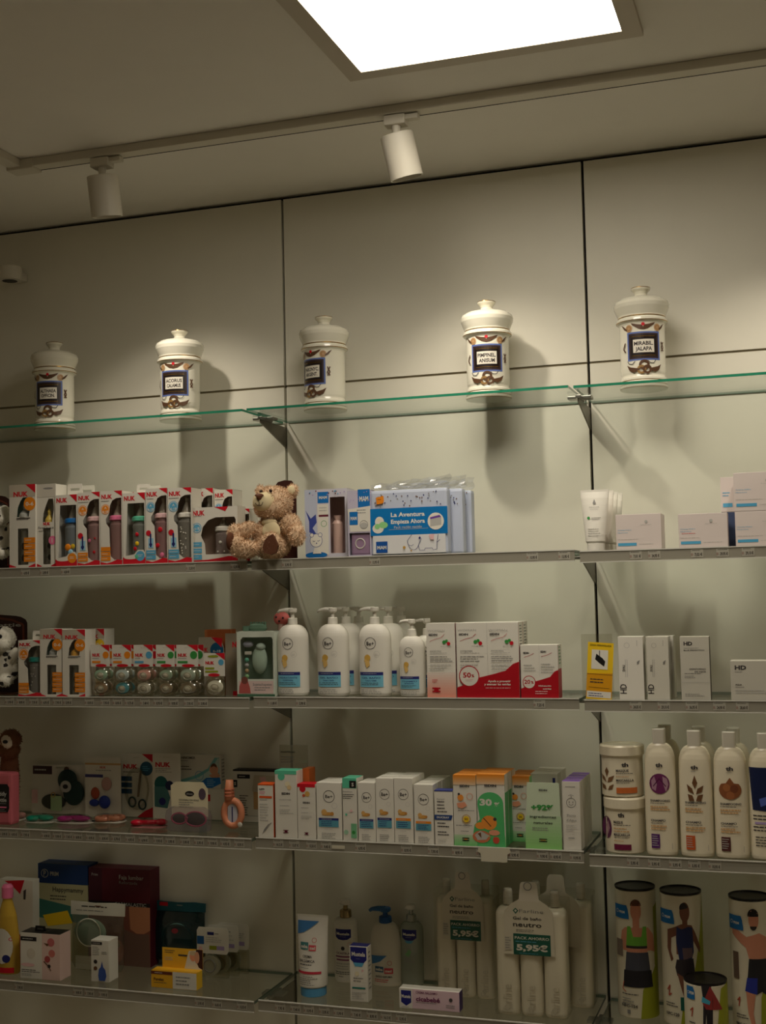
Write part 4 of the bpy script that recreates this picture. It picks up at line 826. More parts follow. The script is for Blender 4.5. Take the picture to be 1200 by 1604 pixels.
carton('lotion_carton', 'small twin carton with red wave and 20% disc at the right end', 'lotion carton', (3, 1), 817, 876, 1010, F0, d=.04, m='white', side='dred', sprims=[('R', 0, 0, 1, .45, 'white'), ('M', .2, .05, .8, 6, .06, 'green')],
       prims=[('R', .498, 0, .502, .6, 'lgrey'), ('T', .08, .15, .035, 'ISDIN', 'ink', .15, 'l', 3), ('T', .54, .13, .035, 'ISDIN', 'ink', .15, 'l', 3), ('L', [(.1, .23), (.25, .2), (.36, .16)], .01, 'dred'), ('L', [(.56, .22), (.72, .19), (.84, .15)], .01, 'dred'), ('M', .08, .38, .42, 3, .05, 'lgrey'), ('M', .54, .36, .92, 4, .05, 'lgrey'), wave(.82, .47), ('C', .22, .70, .175, 'dred'), ('C', .22, .70, .155, 'card'), ('T', .09, .69, .075, '20', 'dred', .16, 'l', 2), ('T', .27, .70, .05, '%', 'dred', None, 'l', 2), ('M', .12, .75, .32, 1, .03, 'lpink'), ('T', .8, .765, .026, 'Hidratación', 'white', .33, 'r', 2), ('T', .8, .82, .026, 'estrías', 'white', .22, 'r', 2), ('M', .38, .87, .8, 2, .04, 'lpink')])
# right bay: notice and white skin care cartons
p, w, h = solve(3, 2, 913, 962, 993, F0 - .002)
t = thing('notice_holder', 'clear acrylic stand holding a tilted yellow security camera notice', 'notice', p)
b = MB(); ac = clear((252, 252, 250), .12, 1., 'acrylic', .05); b.box(-w / 2, w / 2, 0, .0012, .0005, h, ac).box(-w / 2, w / 2, .003, .0042, .0005, h, ac).box(-w / 2, w / 2, 0, .03, 0, .0012, ac); b.build('acrylic_stand', t)
b = MB(); qw, qh = w * .82, h * .86; b.box(-qw / 2, qw / 2, -.0003, .0003, 0, qh, 'yellow')
art(b, flatF(-.0003), qw, qh, [('P', [(0, .55), (1, .53), (1, .95), (0, .95)], mat((226, 160, 20), .5)), ('T', .5, .05, .03, 'ZONA VIDEOVIGILADA', 'black', .84, 'c', 1), ('R', .16, .13, .80, .47, 'white'), ('P', [(.34, .20), (.58, .27), (.70, .33), (.66, .42), (.46, .36), (.30, .30)], 'black'), ('L', [(.46, .14), (.47, .24)], .03, 'black'), ('L', [(0, .56), (1, .56)], .012, 'black'), ('M', .14, .65, .85, 2, .05, 'ink'), ('L', [(.1, .79), (.9, .80)], .012, 'black'), ('R', .03, .86, .97, .97, 'white'), ('M', .1, .90, .8, 2, .04, 'navy')])
o = b.build('yellow_notice', t, (.001, -.0006, .0016)); o.rotation_euler = (0, .07, 0)
def hd_art(): return [('T', .16, .90, .26, 'HD', 'ink', .15, 'l', 1, 1), ('T', .20, .55, .10, 'EVAU', 'ink', .10, 'l', 1, 1), ('L', [(.34, .36), (.34, .64)], .018, 'lgrey'), ('L', [(.27, .36), (.27, .64)], .01, 'grey'), ('P', [(.74, .40), (.86, .37), (.82, .43), (.74, .44)], 'grey'), ('O', .35, .14, .11, .012, 'lgrey'), ('L', [(.76, .06), (.76, .15)], .02, 'lgrey')]
def hdwrap(t, w, h, d): MB().box(-w / 2 - .001, w / 2 + .001, -.001, d + .001, -.0, h + .001, clear((252, 252, 250), .08, 1., 'shrink_film', .08)).build('shrink_film', t)
carton('serum_carton', 'upright white carton with sideways HD lettering beside the yellow notice', 'serum carton', (3, 2), 971, 1010, 997, F0 + .003, d=.04, m='white', prims=hd_art())
x_ = carton('serum_carton', 'upright white carton with sideways HD lettering, wrapped in film, second from the notice', 'serum carton', (3, 2), 1015, 1050, 997, F0 + .003, d=.04, m='white', prims=hd_art(), extra=hdwrap)
carton('serum_carton', 'white carton peeking out behind the film wrapped one', 'serum carton', (3, 2), 1024, 1058, 996, F0 + .05, d=.04, m='white', prims=hd_art())
HG = mat((200, 196, 182), .45)
carton('serum_carton', 'grey white carton lettered HD Contorno de Ojos with dark side', 'serum carton', (3, 2), 1068, 1114, 997, F0 + .003, d=.034, m=HG, side=mat((70, 60, 44), .4), prims=[('T', .13, .11, .055, 'HD', 'ink', .30, 'l', 3), ('M', .13, .18, .8, 1, .02, 'grey'), ('T', .13, .215, .02, 'BLUE PERFECTION', 'ink', .70, 'l', 1), ('T', .86, .51, .025, 'CONTORNO', 'ink', .56, 'r', 1), ('T', .86, .55, .025, 'DE OJOS', 'ink', .38, 'r', 1), ('M', .13, .58, .88, 1, .02, 'ink'), ('M', .13, .62, .6, 2, .025, 'grey'), ('L', [(0, .715), (1, .715)], .01, 'lgrey'), ('M', .13, .90, .85, 2, .03, 'grey')])
carton('serum_carton', 'low wide white carton lettered HD at the right edge, third shelf', 'serum carton', (3, 2), 1146, 1216, 1035, F0 + .003, d=.05, m=HG, prims=[('T', .10, .17, .10, 'HD', 'ink', .26, 'l', 3), ('M', .10, .28, .35, 1, .04, 'grey'), ('T', .10, .60, .035, 'AQUA', 'ink', .15, 'l', 2), ('M', .10, .66, .35, 1, .04, 'grey'), ('M', .1, .74, .9, 2, .06, 'lgrey'), ('O', .88, .2, .07, .008, 'lgrey')])
# ================================================================== fourth shelf, left bay
z4 = SZ[(4, 0)]
p = at(6, 1285, -.20); t = thing('plush_toy_box', 'pink toy pack lettered Cuddly Hottie at the left end of the fourth shelf', 'soft toy', (p.x, -.205, z4))
b = MB(); b.box(-.055, .026, 0, .04, 0, .135, mat((206, 106, 116), .6), .008); b.slab([(-.04, .034), (.016, .034), (.020, .044), (.020, .098), (.014, .106), (-.04, .106)], -.0016, 0, 'black')
art(b, flatF(-.0016), .06, .14, [('T', .72, .42, .07, 'Cuddly', 'lgrey', .62, 'r', 2), ('T', .72, .53, .07, 'Hottie', 'lgrey', .6, 'r', 2), ('M', .2, .60, .72, 1, .03, 'grey'), ('R', .3, .655, .72, .68, 'pink'), ('M', .3, .71, .72, 2, .03, 'grey')], .0003)
b.build('toy_pack', t)
p = at(-4, 1160, -.19); bl = [(Vector((-.012, .012, (p.z - z4) * .5)), (.030, .014, (p.z - z4) * .5), (0, 0, 0)), (Vector((0, 0, p.z - z4)), (.030, .026, .026), (0, 0, 0)), (Vector((.006, -.018, p.z - z4 - .008)), (.016, .014, .015), (0, 0, 0)), (Vector((-.01, .004, p.z - z4 - .03)), (.035, .022, .022), (0, 0, 0))]
furry(bl, [mat((120, 78, 54), .95), mat((220, 206, 186), .95)], lambda c: 1 if c.y < -.022 else 0, 1500, .004, .0009, .7).build('plush_head', t, (-.008, .048, 0))
e = MB(); e.ell((.006, -.033, p.z - z4 - .003), (.008, .004, .005), 'black', 14, 8); e.build('nose', t, (-.008, .048, 0))
def flat_pack(cx, cy, w, label, col, back_c='card', shape='round', base=None, clearc=True):
    """blister pack lying on its back, its rattle or soother under a clear dome"""
    z = SZ[(4, 0)]; d = CF + (cx - 600) / FPX * CR - (cy - 802) / FPX * CU; P = CAMPOS + d * ((z + .004 - CAMPOS.z) / d.z)
    ww = w / 700; P.y = max(P.y, -DR + .022); t = thing('teething_toy_pack', label, 'teething toy', (P.x, P.y, z))
    b = MB(); b.loft([(0, ww * .5, .028), (.0012, ww * .5, .028)], back_c, 40, cy=.012, e=3); b.build('backing_card', t)
    b = MB(); c = kc(col, .3)
    if shape == 'ring':
        b.ring((-ww * .10, .004, .009), ww * .20, .006, c, 'z'); b.ring((ww * .18, .020, .009), ww * .20, .006, c, 'z')
    elif shape == 'bone':
        for q in (-.3, .3): b.ell((ww * q, .002 + .02 * (q > 0), .010), (ww * .18, .014, .008), c)
        b.tube([(-ww * .3, .002, .010), (ww * .3, .022, .010)], .006, c, 12)
    else:
        b.ell((-ww * .2, .0, .009), (ww * .2, .014, .008), c); b.ell((ww * .16, .014, .009), (ww * .24, .016, .007), c); b.tube([(-ww * .2, 0, .012), (ww * .2, .016, .012)], .005, c, 10)
    b.build('toy', t)
    g = MB(); g.loft([(.0013, ww * .46, .026), (.012, ww * .44, .024), (.018, ww * .34, .018), (.0195, ww * .2, .01)], clear((244, 244, 240), .2, 1., 'blister', .05), 36, cy=.012, capb=False); g.build('blister', t)
flat_pack(14, 1282, 52, 'pale pink bone shaped teether lying in its pack at the far left front', (206, 150, 140), 'card', 'bone')
flat_pack(60, 1285, 62, 'turquoise teether lying flat on the shelf, second from left', (30, 160, 130))
flat_pack(113, 1286, 78, 'magenta teether lying flat on a white card', (178, 50, 130))
flat_pack(167, 1285, 66, 'peach coloured ring teether lying flat on a clear card', (216, 140, 110), 'card', 'ring')
flat_pack(230, 1293, 68, 'bright red teether lying flat before the scissors card', (206, 20, 52), mat((186, 120, 120), .5), 'bone')
def card(rb, l, r, top, base, prims, label, name='blister_card', cat='blister pack', m='card', lean=.12, items=None, h_hole=True, Y=None, group=None):
    p, w, h = solve(rb[0], rb[1], l, r, top, Y, base); t = thing(name, label, cat, p, 0, group)
    b = MB(); hole = [[(-w * .10, h * .93), (w * .10, h * .93), (w * .10, h * .95), (-w * .10, h * .95)]] if h_hole else []
    b.slab([(-w / 2, 0), (w / 2, 0), (w / 2, h * .97), (w * .46, h), (-w * .46, h), (-w / 2, h * .97)], 0, .0009, m, hole); art(b, flatF(0), w, h, prims); b.build('printed_card', t)
    if items: items(t, w, h)
    MB().box(-w * .4, w * .4, .001, .022, 0, .004, m).build('card_foot', t)
    return t
def it_dark(t, w, h):
    b = MB(); dk = mat((30, 58, 56), .45); b.ell((w * .12, -.008, h * .70), (w * .16, .008, h * .22), dk); b.ell((w * .22, -.008, h * .45), (w * .17, .008, h * .26), dk); b.ell((-w * .12, -.006, h * .25), (w * .20, .006, h * .16), mat((56, 58, 50), .5)); b.ell((w * .12, -.017, h * .58), (w * .09, .002, h * .12), 'lgrey'); b.ell((w * .12, -.0185, h * .58), (w * .045, .001, h * .05), 'dark'); b.build('soother_case', t)
    b = MB(); b.ring((-w * .1, -.013, h * .4), .006, .0012, 'gold'); b.box(-w * .14, w * .04, -.0135, -.012, h * .08, h * .38, mat((170, 196, 150), .5)); b.build('clip', t)
card((4, 0), 50, 145, 1198, 1272, [('R', .02, .03, .34, .20, mat((70, 44, 44), .5)), ('M', .05, .11, .3, 1, .08, 'lgrey'), ('C', .58, .10, .045, mat((110, 80, 60), .5)), ('R', .0, .52, .10, .8, 'lpink')], 'wide card with dark green soother case behind the turquoise teether', items=it_dark)
def it_blue(t, w, h):
    b = MB(); bl_ = mat((40, 60, 150), .3); b.ell((w * .08, -.008, h * .26), (w * .16, .008, h * .11), bl_); b.ell((-w * .22, -.006, h * .24), (w * .14, .005, h * .06), bl_); b.build('soother', t)
    b = MB(); b.ell((w * .12, -.004, h * .56), (w * .14, .003, h * .11), mat((190, 150, 140), .5)); b.ell((-w * .2, -.004, h * .40), (w * .12, .003, h * .10), mat((176, 80, 50), .5)); b.build('toy_print', t)
card((4, 0), 134, 190, 1186, 1280, [('R', 0, .10, 1, .13, 'tan'), ('T', .5, .17, .035, 'NUK', 'red', .16, 'c', 2), ('M', .3, .22, .8, 1, .03, 'grey'), ('R', .0, .29, .5, .34, mat((70, 70, 130), .5))], 'card with dark blue soother left of the scissors card', items=it_blue)
def it_sciss(t, w, h):
    b = MB(); dk = mat((40, 66, 66), .4)
    for s in (-1, 1): b.ring((w * .02 + s * w * .16, -.004, h * .22 - s * .003), w * .11, w * .025, dk, sz=1.2)
    b.build('scissor_handles', t)
    b = MB(); b.slab([(w * .02, h * .32), (w * .07, h * .32), (w * .16, h * .72), (w * .12, h * .75), (w * .05, h * .5)], -.0045, -.002, mat((120, 104, 84), .3, .6)); b.build('scissor_blades', t)
    MB().ell((0, -.0035, h * .45), (w * .40, .006, h * .34), clear((240, 240, 236), .12, 1., 'blister', .06), 24, 12).build('blister', t)
blues = [('R', .0, y, .34, y + .075, mat((24, 76, 116), .4)) for y in (.36, .46, .56)]
card((4, 0), 191, 240, 1181, 1277, [('T', .06, .20, .065, 'NUK', 'red', .46, 'l', 3), ('P', [(.66, 0), (1, 0), (1, .13)], 'red'), ('C', .80, .23, .20, mat((24, 84, 116), .4)), ('M', .68, .2, .92, 3, .03, 'sky'), ('M', .06, .29, .56, 1, .03, 'ink'), ('P', [(.5, 1), (.75, .9), (1, .84), (1, 1)], 'red')] + blues, 'scissors card with red lettering and blue disc', items=it_sciss)
card((4, 0), 240, 284, 1180, 1285, [('T', .10, .17, .065, 'NUK', 'red', .54, 'l', 3), ('M', .10, .23, .7, 3, .025, 'grey'), ('P', ell_pt(.3, .46, .24, .12, 0, 360, 16), mat((20, 96, 96), .4)), ('P', [(.06, .5), (.5, .5), (.62, .66), (.52, .82), (.06, .8)], mat((70, 120, 120), .5)), ('C', .34, .72, .12, 'navy'), ('C', .6, .48, .15, 'navy2')], 'teal and white card with red lettering right of the scissors card')
rh = [('T', .03, .10, .065, 'RHINOMER', 'ink', .38, 'l', 1), ('M', .03, .19, .3, 1, .04, 'grey'), ('M', .03, .36, .34, 2, .08, 'ink', .3), ('P', [(.0, .86), (.0, .78), (.4, .62), (.7, .40), (.86, .08), (.97, .08), (.97, .70), (.5, .86)], mat((120, 190, 190), .5)), ('P', [(.1, .84), (.5, .66), (.8, .4), (.93, .1), (.97, .1), (.97, .5), (.6, .86)], mat((190, 214, 206), .5)),
      ('C', .84, .43, .10, 'peach'), ('C', .84, .35, .07, 'brown'), ('C', .84, .44, .075, 'skin'), ('P', [(.72, .60), (.92, .50), (.99, .6), (.95, .68), (.8, .68)], 'skin'), ('P', [(.38, .98), (.42, .86), (.55, .80), (.66, .68), (.98, .66), (1, .84), (.9, .90), (.8, .97)], mat((20, 110, 190), .4)), ('M', .68, .74, .9, 4, .055, 'lblue'), ('O', .50, .62, .10, .012, 'sky')]
def wide_box(rb, l, r, top, base, d, prims, label, name, cat, m='card', topm=None, side=None, lift=0., Y=None, sprims=(), tprims=(), bev=.0008):
    p, w, h = solve(rb[0], rb[1], l, r, top, Y, base); p.z += lift; h -= lift; t = thing(name, label, cat, p); box_mesh(w, d, h, m, topm, side, prims, sprims, tprims, bev).build('box_body', t); return t, p, w, h
# a stack: lower carton, the nasal spray carton on it
_, p, w, h0 = wide_box((4, 0), 312, 352, 1236, 1282, .05, [('R', 0, .18, .45, .40, 'red'), ('M', .05, .26, .4, 2, .08, 'white'), ('R', 0, .5, .3, .95, mat((60, 120, 130), .5)), ('C', .2, .45, .1, 'skin')], 'white and blue carton with red square under the nasal spray box', 'nasal_spray_carton', 'nasal spray box')
wide_box((4, 0), 280, 347, 1182, None, .055, rh, 'nasal spray box with blue wave and baby print on top of a carton', 'nasal_spray_carton', 'nasal spray box', Y=p.y + .000, lift=h0 + .0005, sprims=[('M', .1, .15, .9, 7, .1, 'grey')], tprims=[('M', .3, .5, .9, 1, .2, 'ink')])
wide_box((4, 0), 283, 311, 1237, None, .05, [], 'white carton beneath the left end of the nasal spray box', 'nasal_spray_carton', 'nasal spray box', Y=p.y)
wide_box((4, 0), 366, 433, 1206, 1288, .05, [('R', .0, .0, 1, .03, 'black'), ('R', .10, .09, .40, .17, 'black'), ('M', .14, .13, .36, 1, .05, 'lgrey'), ('R', .0, .20, .1, .34, 'black'), ('T', .05, .27, .06, 'S', 'white', None, 'c', 2), ('P', [(.5, .10), (1, .10), (1, 1), (.7, 1), (.62, .6), (.45, .4)], mat((206, 196, 176), .5)), ('P', [(.62, .14), (.76, .12), (.8, .24), (.68, .28)], 'lpink'), ('R', .48, .42, .6, .75, 'tan'), ('M', .15, .5, .36, 9, .045, 'ink'), ('L', [(.1, .88), (1, .88)], .008, 'grey')],
         'white carton with black top band and black letter square behind the bath thermometer', 'breast_pump_carton', 'baby care box', topm='black')
# sunglasses case
p, w, h = solve(4, 0, 259, 330, 1226, None, 1303)
t = thing('sunglasses_pack', 'childrens sunglasses with pink frame in a frosted case under a cream card', 'sunglasses', p)
b = MB(); b.slab([(-w * .40, h * .3), (w * .40, h * .3), (w * .40, h * .86), (w * .3, h), (-w * .3, h), (-w * .42, h * .92)], .012, .013, 'cream')
art(b, flatF(.012), w, h, [('E', .5, .24, .10, .055, 'black'), ('T', .5, .24, .04, 'chicco', 'lgrey', .14, 'c', 1), ('T', .26, .37, .035, 'OCCHIALI DA SOLE', 'ink', .44, 'l', 1), ('M', .26, .42, .6, 3, .045, 'grey'), ('P', ell_pt(.78, .24, .08, .12, 0, 360, 12), mat((96, 80, 96), .5))]); b.build('header_card', t)
b = MB()
for s, cx_ in ((.17, -.20), (.23, .16)): b.ell((w * cx_, .004, h * .26), (w * s, .002, h * .13), mat((50, 30, 32), .15)); b.ring((w * cx_, .003, h * .26), w * s, .0022, mat((190, 60, 100), .3), sz=.62)
b.tube([(-w * .05, .002, h * .28), (0, .002, h * .29)], .0015, mat((190, 60, 100), .3), 8); b.build('sunglasses', t)
b = MB(); b.loft([(0, w * .38, .010), (.005, w * .48, .016), (h * .30, w * .5, .018), (h * .42, w * .47, .016), (h * .50, w * .36, .009)], clear((236, 232, 236), .22, 1., 'frosted_plastic', .2, .07), 36, cy=.004, e=3); b.build('case', t)
# bath thermometer
p, w, h = solve(4, 0, 343, 381, 1217, None, 1302)
t = thing('bath_thermometer', 'peach coloured bath thermometer with white scale in a clear pack', 'bath thermometer', p)
b = MB(); pc = mat((232, 150, 112), .4); R_ = w * .36; zc0 = h * .32
pts = [(math.cos(a) * w * .36, .012, zc0 + math.sin(a) * h * .23) for a in [2 * PI * i / 28 for i in range(28)]]; b.tube(pts, w * .13, pc, 10, True)
b.tube([(-w * .12, .012, h * .56), (-w * .14, .012, h * .75), (-w * .12, .012, h * .93)], [w * .2, w * .17, w * .14], pc, 14)
for i in range(3): b.ring((-w * .13, .012, h * (.64 + i * .06)), w * .185, w * .02, mat((206, 120, 90), .4), 'z')
b.build('float', t)
b = MB(); b.box(-w * .2, w * .2, .009, .014, zc0 - h * .18, zc0 + h * .18, mat((206, 206, 216), .4), .002); b.box(-w * .02, w * .02, .0082, .009, zc0 - h * .16, zc0 + h * .12, mat((60, 60, 120), .3)); b.ell((w * .34, .004, h * .12), (w * .1, .002, w * .1), 'white', 14, 6); b.build('scale', t)
# ================================================================== fourth shelf, middle bay
def be_art(orange=False, big=False): return [('O', .5, .25 if not big else .24, .28 if not big else .23, .02, 'ink'), ('T', .5, .25 if not big else .24, .055, 'Be+', 'ink', .38 if not big else .30, 'c', 1), ('O', .72, .40, .11, .008, 'lgrey'), ('E', .46, .535, .22, .022, mat((212, 158, 80), .5)), ('C', .30, .515, .11, mat((220, 172, 100), .5)), ('C', .62, .54, .07, mat((200, 140, 66), .5)), ('E', .40, .562, .2, .010, mat((206, 150, 70), .5)),
    ('R', .08, .615, .88, .655, 'orange' if orange else nav), ('R', .08, .655, .88, .77, mat((92, 160, 180), .5)), ('M', .2, .635, .8, 1, .02, 'lgrey'), ('M', .18, .68, .8, 3, .03, nav), ('M', .3, .81, .7, 1, .02, 'lgrey'), ('M', .2, .88, .8, 4, .028, 'grey')]
isd = [('T', .5, .34, .03, 'ISDIN', 'ink', .38, 'c', 3), ('M', .2, .43, .8, 1, .03, 'lgrey'), ('M', .22, .52, .75, 1, .02, 'grey'), ('M', .2, .58, .85, 3, .025, 'lgrey'), ('R', .36, .875, .60, .885, 'maroon'), ('R', .42, .885, .56, .91, 'maroon'), ('R', .36, .91, .60, .92, 'maroon')]
R4 = (4, 1)
carton('cream_carton', 'slim white carton with orange top and stripe at the left end of the middle bay', 'cream carton', R4, 405, 429, 1228, F0, d=.035, m='card', topm=mat((226, 90, 30), .5), side=mat((206, 84, 30), .5), prims=[('R', 0, 0, 1, .025, mat((226, 90, 30), .5)), ('T', .1, .10, .03, 'LETI', 'ink', .32, 'l', 3), ('M', .1, .15, .5, 2, .03, 'pink'), ('R', .1, .225, .92, .265, mat((226, 90, 30), .5)), ('M', .12, .3, .6, 1, .03, 'grey'), ('M', .12, .38, .7, 7, .05, 'lgrey'), ('P', [(.25, .94), (.4, .84), (.65, .75), (.92, .71), (.7, .78), (.45, .88)], 'grey')])
carton('cream_carton', 'tall white carton with mint green top and small teddy print', 'cream carton', R4, 432, 466, 1207, F0, d=.04, m='card', topm='mint', prims=[('R', 0, 0, 1, .055, 'mint'), ('C', .30, .09, .16, 'mint'), ('C', .58, .2, .12, 'cream'), ('C', .66, .25, .10, mat((226, 200, 150), .5))] + isd)
carton('cream_carton', 'white carton with red top and small fox print', 'cream carton', R4, 467, 495, 1228, F0, d=.04, m='card', topm='red', prims=[('R', 0, 0, 1, .06, 'red'), ('C', .3, .09, .17, 'red'), ('C', .56, .18, .14, mat((216, 170, 90), .5)), ('C', .36, .21, .08, mat((200, 90, 50), .5))] + isd)
carton('cream_carton', 'orange sided carton standing behind the red topped one', 'cream carton', R4, 476, 486, 1204, F0 + .05, d=.04, m=mat((206, 110, 50), .5))
carton('cream_carton', 'widest white carton with ringed emblem, baby print and blue label', 'cream carton', R4, 497, 536, 1226, F0, d=.04, m='white', prims=be_art(big=True), back=1, what='widest white ringed emblem carton')
carton('cream_carton', 'narrow pale carton with mint top and black letter square', 'cream carton', R4, 538, 560, 1219, F0, d=.05, m='card', topm='mint', prims=[('R', 0, 0, 1, .16, 'mint'), ('R', .5, .04, .98, .155, 'black'), ('T', .74, .10, .055, 'S', 'white', None, 'c', 2), ('T', .04, .215, .022, 'Suavinex', 'ink', .66, 'l', 0), ('M', .04, .26, .85, 3, .03, 'ink'), ('C', .6, .52, .1, 'lpink'), ('C', .25, .58, .08, 'mint'), ('R', .58, .72, .98, .95, mat((120, 186, 140), .5)), ('C', .22, .86, .16, mat((160, 200, 170), .5)), ('C', .75, .86, .12, 'green')])
carton('cream_carton', 'white ringed emblem carton with crawling baby print beside the mint topped one', 'cream carton', R4, 562, 589, 1226, F0, d=.035, m='white', prims=be_art(), back=1, what='white ringed emblem carton beside the mint topped one')
carton('cream_carton', 'taller white ringed emblem carton with navy label band', 'cream carton', R4, 590, 618, 1219, F0, d=.03, m='white', prims=be_art(), back=2, what='taller white carton with navy label band')
carton('cream_carton', 'taller white ringed emblem carton with orange label band', 'cream carton', R4, 619, 648, 1219, F0, d=.03, m='white', prims=be_art(True), back=2, what='taller white carton with orange label band')
carton('cream_carton', 'shorter white ringed emblem carton with orange band next to the blue topped one', 'cream carton', R4, 650, 680, 1229, F0, d=.035, m='white', prims=be_art(True), back=3, what='shorter white carton with orange band')
carton('cream_carton', 'white carton with blue banner lettered Ducray', 'cream carton', R4, 682, 711, 1238, F0, d=.03, m='white', topm=mat((60, 70, 140), .5), prims=[('R', 0, 0, 1, .02, mat((60, 70, 140), .5)), ('T', .15, .16, .03, 'Kertyol', 'grey', .4, 'l', 0), ('M', .15, .21, .7, 4, .06, 'ink'), ('P', [(0, .45), (.98, .45), (.9, .54), (0, .54)], mat((40, 70, 130), .5)), ('T', .12, .495, .035, 'DUCRAY', 'white', .68, 'l', 2), ('M', .15, .6, .8, 2, .06, 'ink'), ('M', .15, .76, .8, 2, .05, 'ink'), ('M', .15, .9, .7, 2, .04, 'lgrey')])
og = mat((236, 150, 60), .5)
def isd_fot(t30=False):
    a = [('R', 0, i * .02, 1, i * .02 + .021, mat((int(232 - i * 1), int(140 + i * 9), int(40 + i * 20)), .5)) for i in range(7)] + [('R', 0, .84 + i * .02, 1, .861 + i * .02, mat((int(190 - i * 11), int(214 - i * 3), int(176 - i * 9)), .5)) for i in range(8)]
    a += [('T', .5, .155, .032, 'ISDIN', 'ink', .42, 'c', 3)]
    if not t30: a += [('C', .32, .32, .13, og), ('C', .25, .27, .05, 'ink'), ('P', [(.15, .40), (.5, .38), (.6, .43), (.4, .47), (.2, .46)], 'peach'), ('O', .72, .30, .14, .02, 'peach'), ('M', .2, .5, .9, 1, .02, 'ink'), ('O', .55, .62, .19, .03, 'gold'), ('C', .55, .62, .13, 'yellow'), ('T', .55, .62, .03, '50', 'brown', .14, 'c', 2), ('M', .1, .71, .9, 1, .02, 'ink'), ('M', .3, .79, .7, 1, .02, 'ink'), ('R', .36, .88, .66, .895, 'black'), ('R', .44, .896, .58, .908, og), ('R', .36, .91, .66, .925, 'black')]
    return a
carton('sunscreen_carton', 'orange topped sunscreen carton, left one of the three', 'sunscreen carton', R4, 712, 748, 1214, F0, d=.032, m='card', topm=og, prims=isd_fot(), back=2, what='orange topped sunscreen carton, left file')
carton('sunscreen_carton', 'orange topped sunscreen carton with green 30% sleeve and fruit print', 'sunscreen carton', R4, 749, 793, 1213, F0, d=.034, m='card', topm=og, side=mat((70, 170, 96), .5), sprims=[('R', 0, 0, 1, .25, 'card')],
       prims=isd_fot(True) + [('P', [(.02, .42)] + ell_pt(.48, .40, .46, .155, 170, 5, 12) + [(.98, 1), (.0, 1), (-.06, .86), (-.16, .84), (-.1, .70), (.1, .62)], mat((84, 184, 110), .5)), ('T', .10, .385, .085, '30', 'card', .44, 'l', 3), ('T', .62, .41, .05, '%', 'card', .2, 'l', 3), ('P', ell_pt(.42, .665, .28, .10, 0, 360, 14), og), ('P', ell_pt(.12, .71, .2, .05, 0, 360, 10), og), ('C', .63, .615, .06, 'ink'), ('P', [(.2, .60), (.24, .60), (.5, .71), (.48, .72)], 'brown'), ('P', ell_pt(.14, .86, .32, .085, 0, 360, 14), mat((206, 120, 80), .5)), ('P', [(-.1, .84), (.1, .78), (.42, .84), (.3, .90), (.0, .91)], 'lgrey'), ('P', [(.0, .82), (.12, .80), (.14, .88)], 'brown'), ('P', ell_pt(.6, .80, .2, .04, 0, 360, 10), 'peach'), ('P', ell_pt(.66, .90, .12, .05, 0, 360, 10), mat((206, 80, 60), .5))], back=2, what='orange topped sunscreen carton, middle file')
carton('sunscreen_carton', 'orange topped sunscreen carton beside the plus 92% card', 'sunscreen carton', R4, 798, 832, 1216, None, base=1318, d=.034, m='card', topm=og, side='lgreen', prims=isd_fot(), back=2, what='orange topped sunscreen carton, right file')
carton('sunscreen_carton', 'plain white carton behind the green plus 92% card', 'sunscreen carton', R4, 834, 876, 1212, None, base=1316, d=.035, m='card', prims=[('R', .82, .06, .92, .4, 'navy')], back=2, what='plain white carton behind the green card')
p, w, h = solve(4, 1, 824, 881, 1226, F0 + .001)
t = thing('shelf_talker', 'green card reading +92% ingredientes naturales leaning at the shelf front', 'sign', p)
b = MB(); b.slab([(-w * .5, 0), (w * .5, 0), (w * .46, h), (-w * .42, h)], -.0015, 0, mat((206, 220, 192), .4))
art(b, flatF(-.0015), w, h, [('P', [(.0 + .08 * (1 - (.5 + i * .05)), .5 + i * .05), (1, .5 + i * .05), (1, .55 + i * .05), (.0, .55 + i * .05)], mat((int(190 - i * 5), int(216 - i), int(176 - i * 6)), .4)) for i in range(10)] + [('T', .52, .11, .026, 'ISDIN', 'ink', .23, 'c', 3), ('T', .18, .37, .075, '+92%', 'green', .62, 'l', 3), ('T', .14, .51, .038, 'ingredientes', 'dark', .72, 'l', 1), ('T', .24, .60, .038, 'naturales', 'dark', .52, 'l', 1), ('M', .2, .68, .75, 2, .03, 'grey'), ('R', .38, .84, .60, .852, 'black'), ('R', .42, .856, .56, .868, 'gold'), ('R', .38, .872, .60, .886, 'black')]); b.build('printed_card', t)
MB().box(-w * .3, w * .3, 0, .02, 0, .003, 'lgreen').build('card_foot', t)
carton('paste_carton', 'white carton with purple top and smiling baby face outline at the right end', 'cream carton', R4, 883, 911, 1224, F0, d=.033, m='card', topm='purple', prims=[('R', 0, 0, .03, 1, 'lgrey'), ('M', .2, .08, .8, 1, .03, 'grey'), ('O', .5, .31, .27, .02, 'ink'), ('C', .4, .30, .03, 'ink'), ('C', .6, .30, .03, 'ink'), ('L', ell_pt(.5, .31, .13, .035, 200, 340, 8), .02, 'ink'), ('L', [(.5, .25), (.53, .22), (.48, .20)], .02, 'ink'), ('L', [(.35, .21), (.5, .19), (.65, .21)], .015, 'ink'), ('T', .5, .49, .035, 'Pasta', 'grey', .5, 'c', 0), ('T', .5, .56, .035, "d'Agua", 'grey', .56, 'c', 0), ('M', .2, .64, .8, 3, .03, 'lgrey'), ('L', [(0, .74), (1, .74)], .01, 'lgrey'), ('M', .3, .82, .7, 1, .04, 'grey')], back=3, what='purple topped white carton')
p, w, h = solve(4, 1, 440, 484, 1167, F0 + .09)
t = thing('acrylic_sign', 'clear acrylic sign with small dark print standing behind the mint topped carton', 'sign', p)
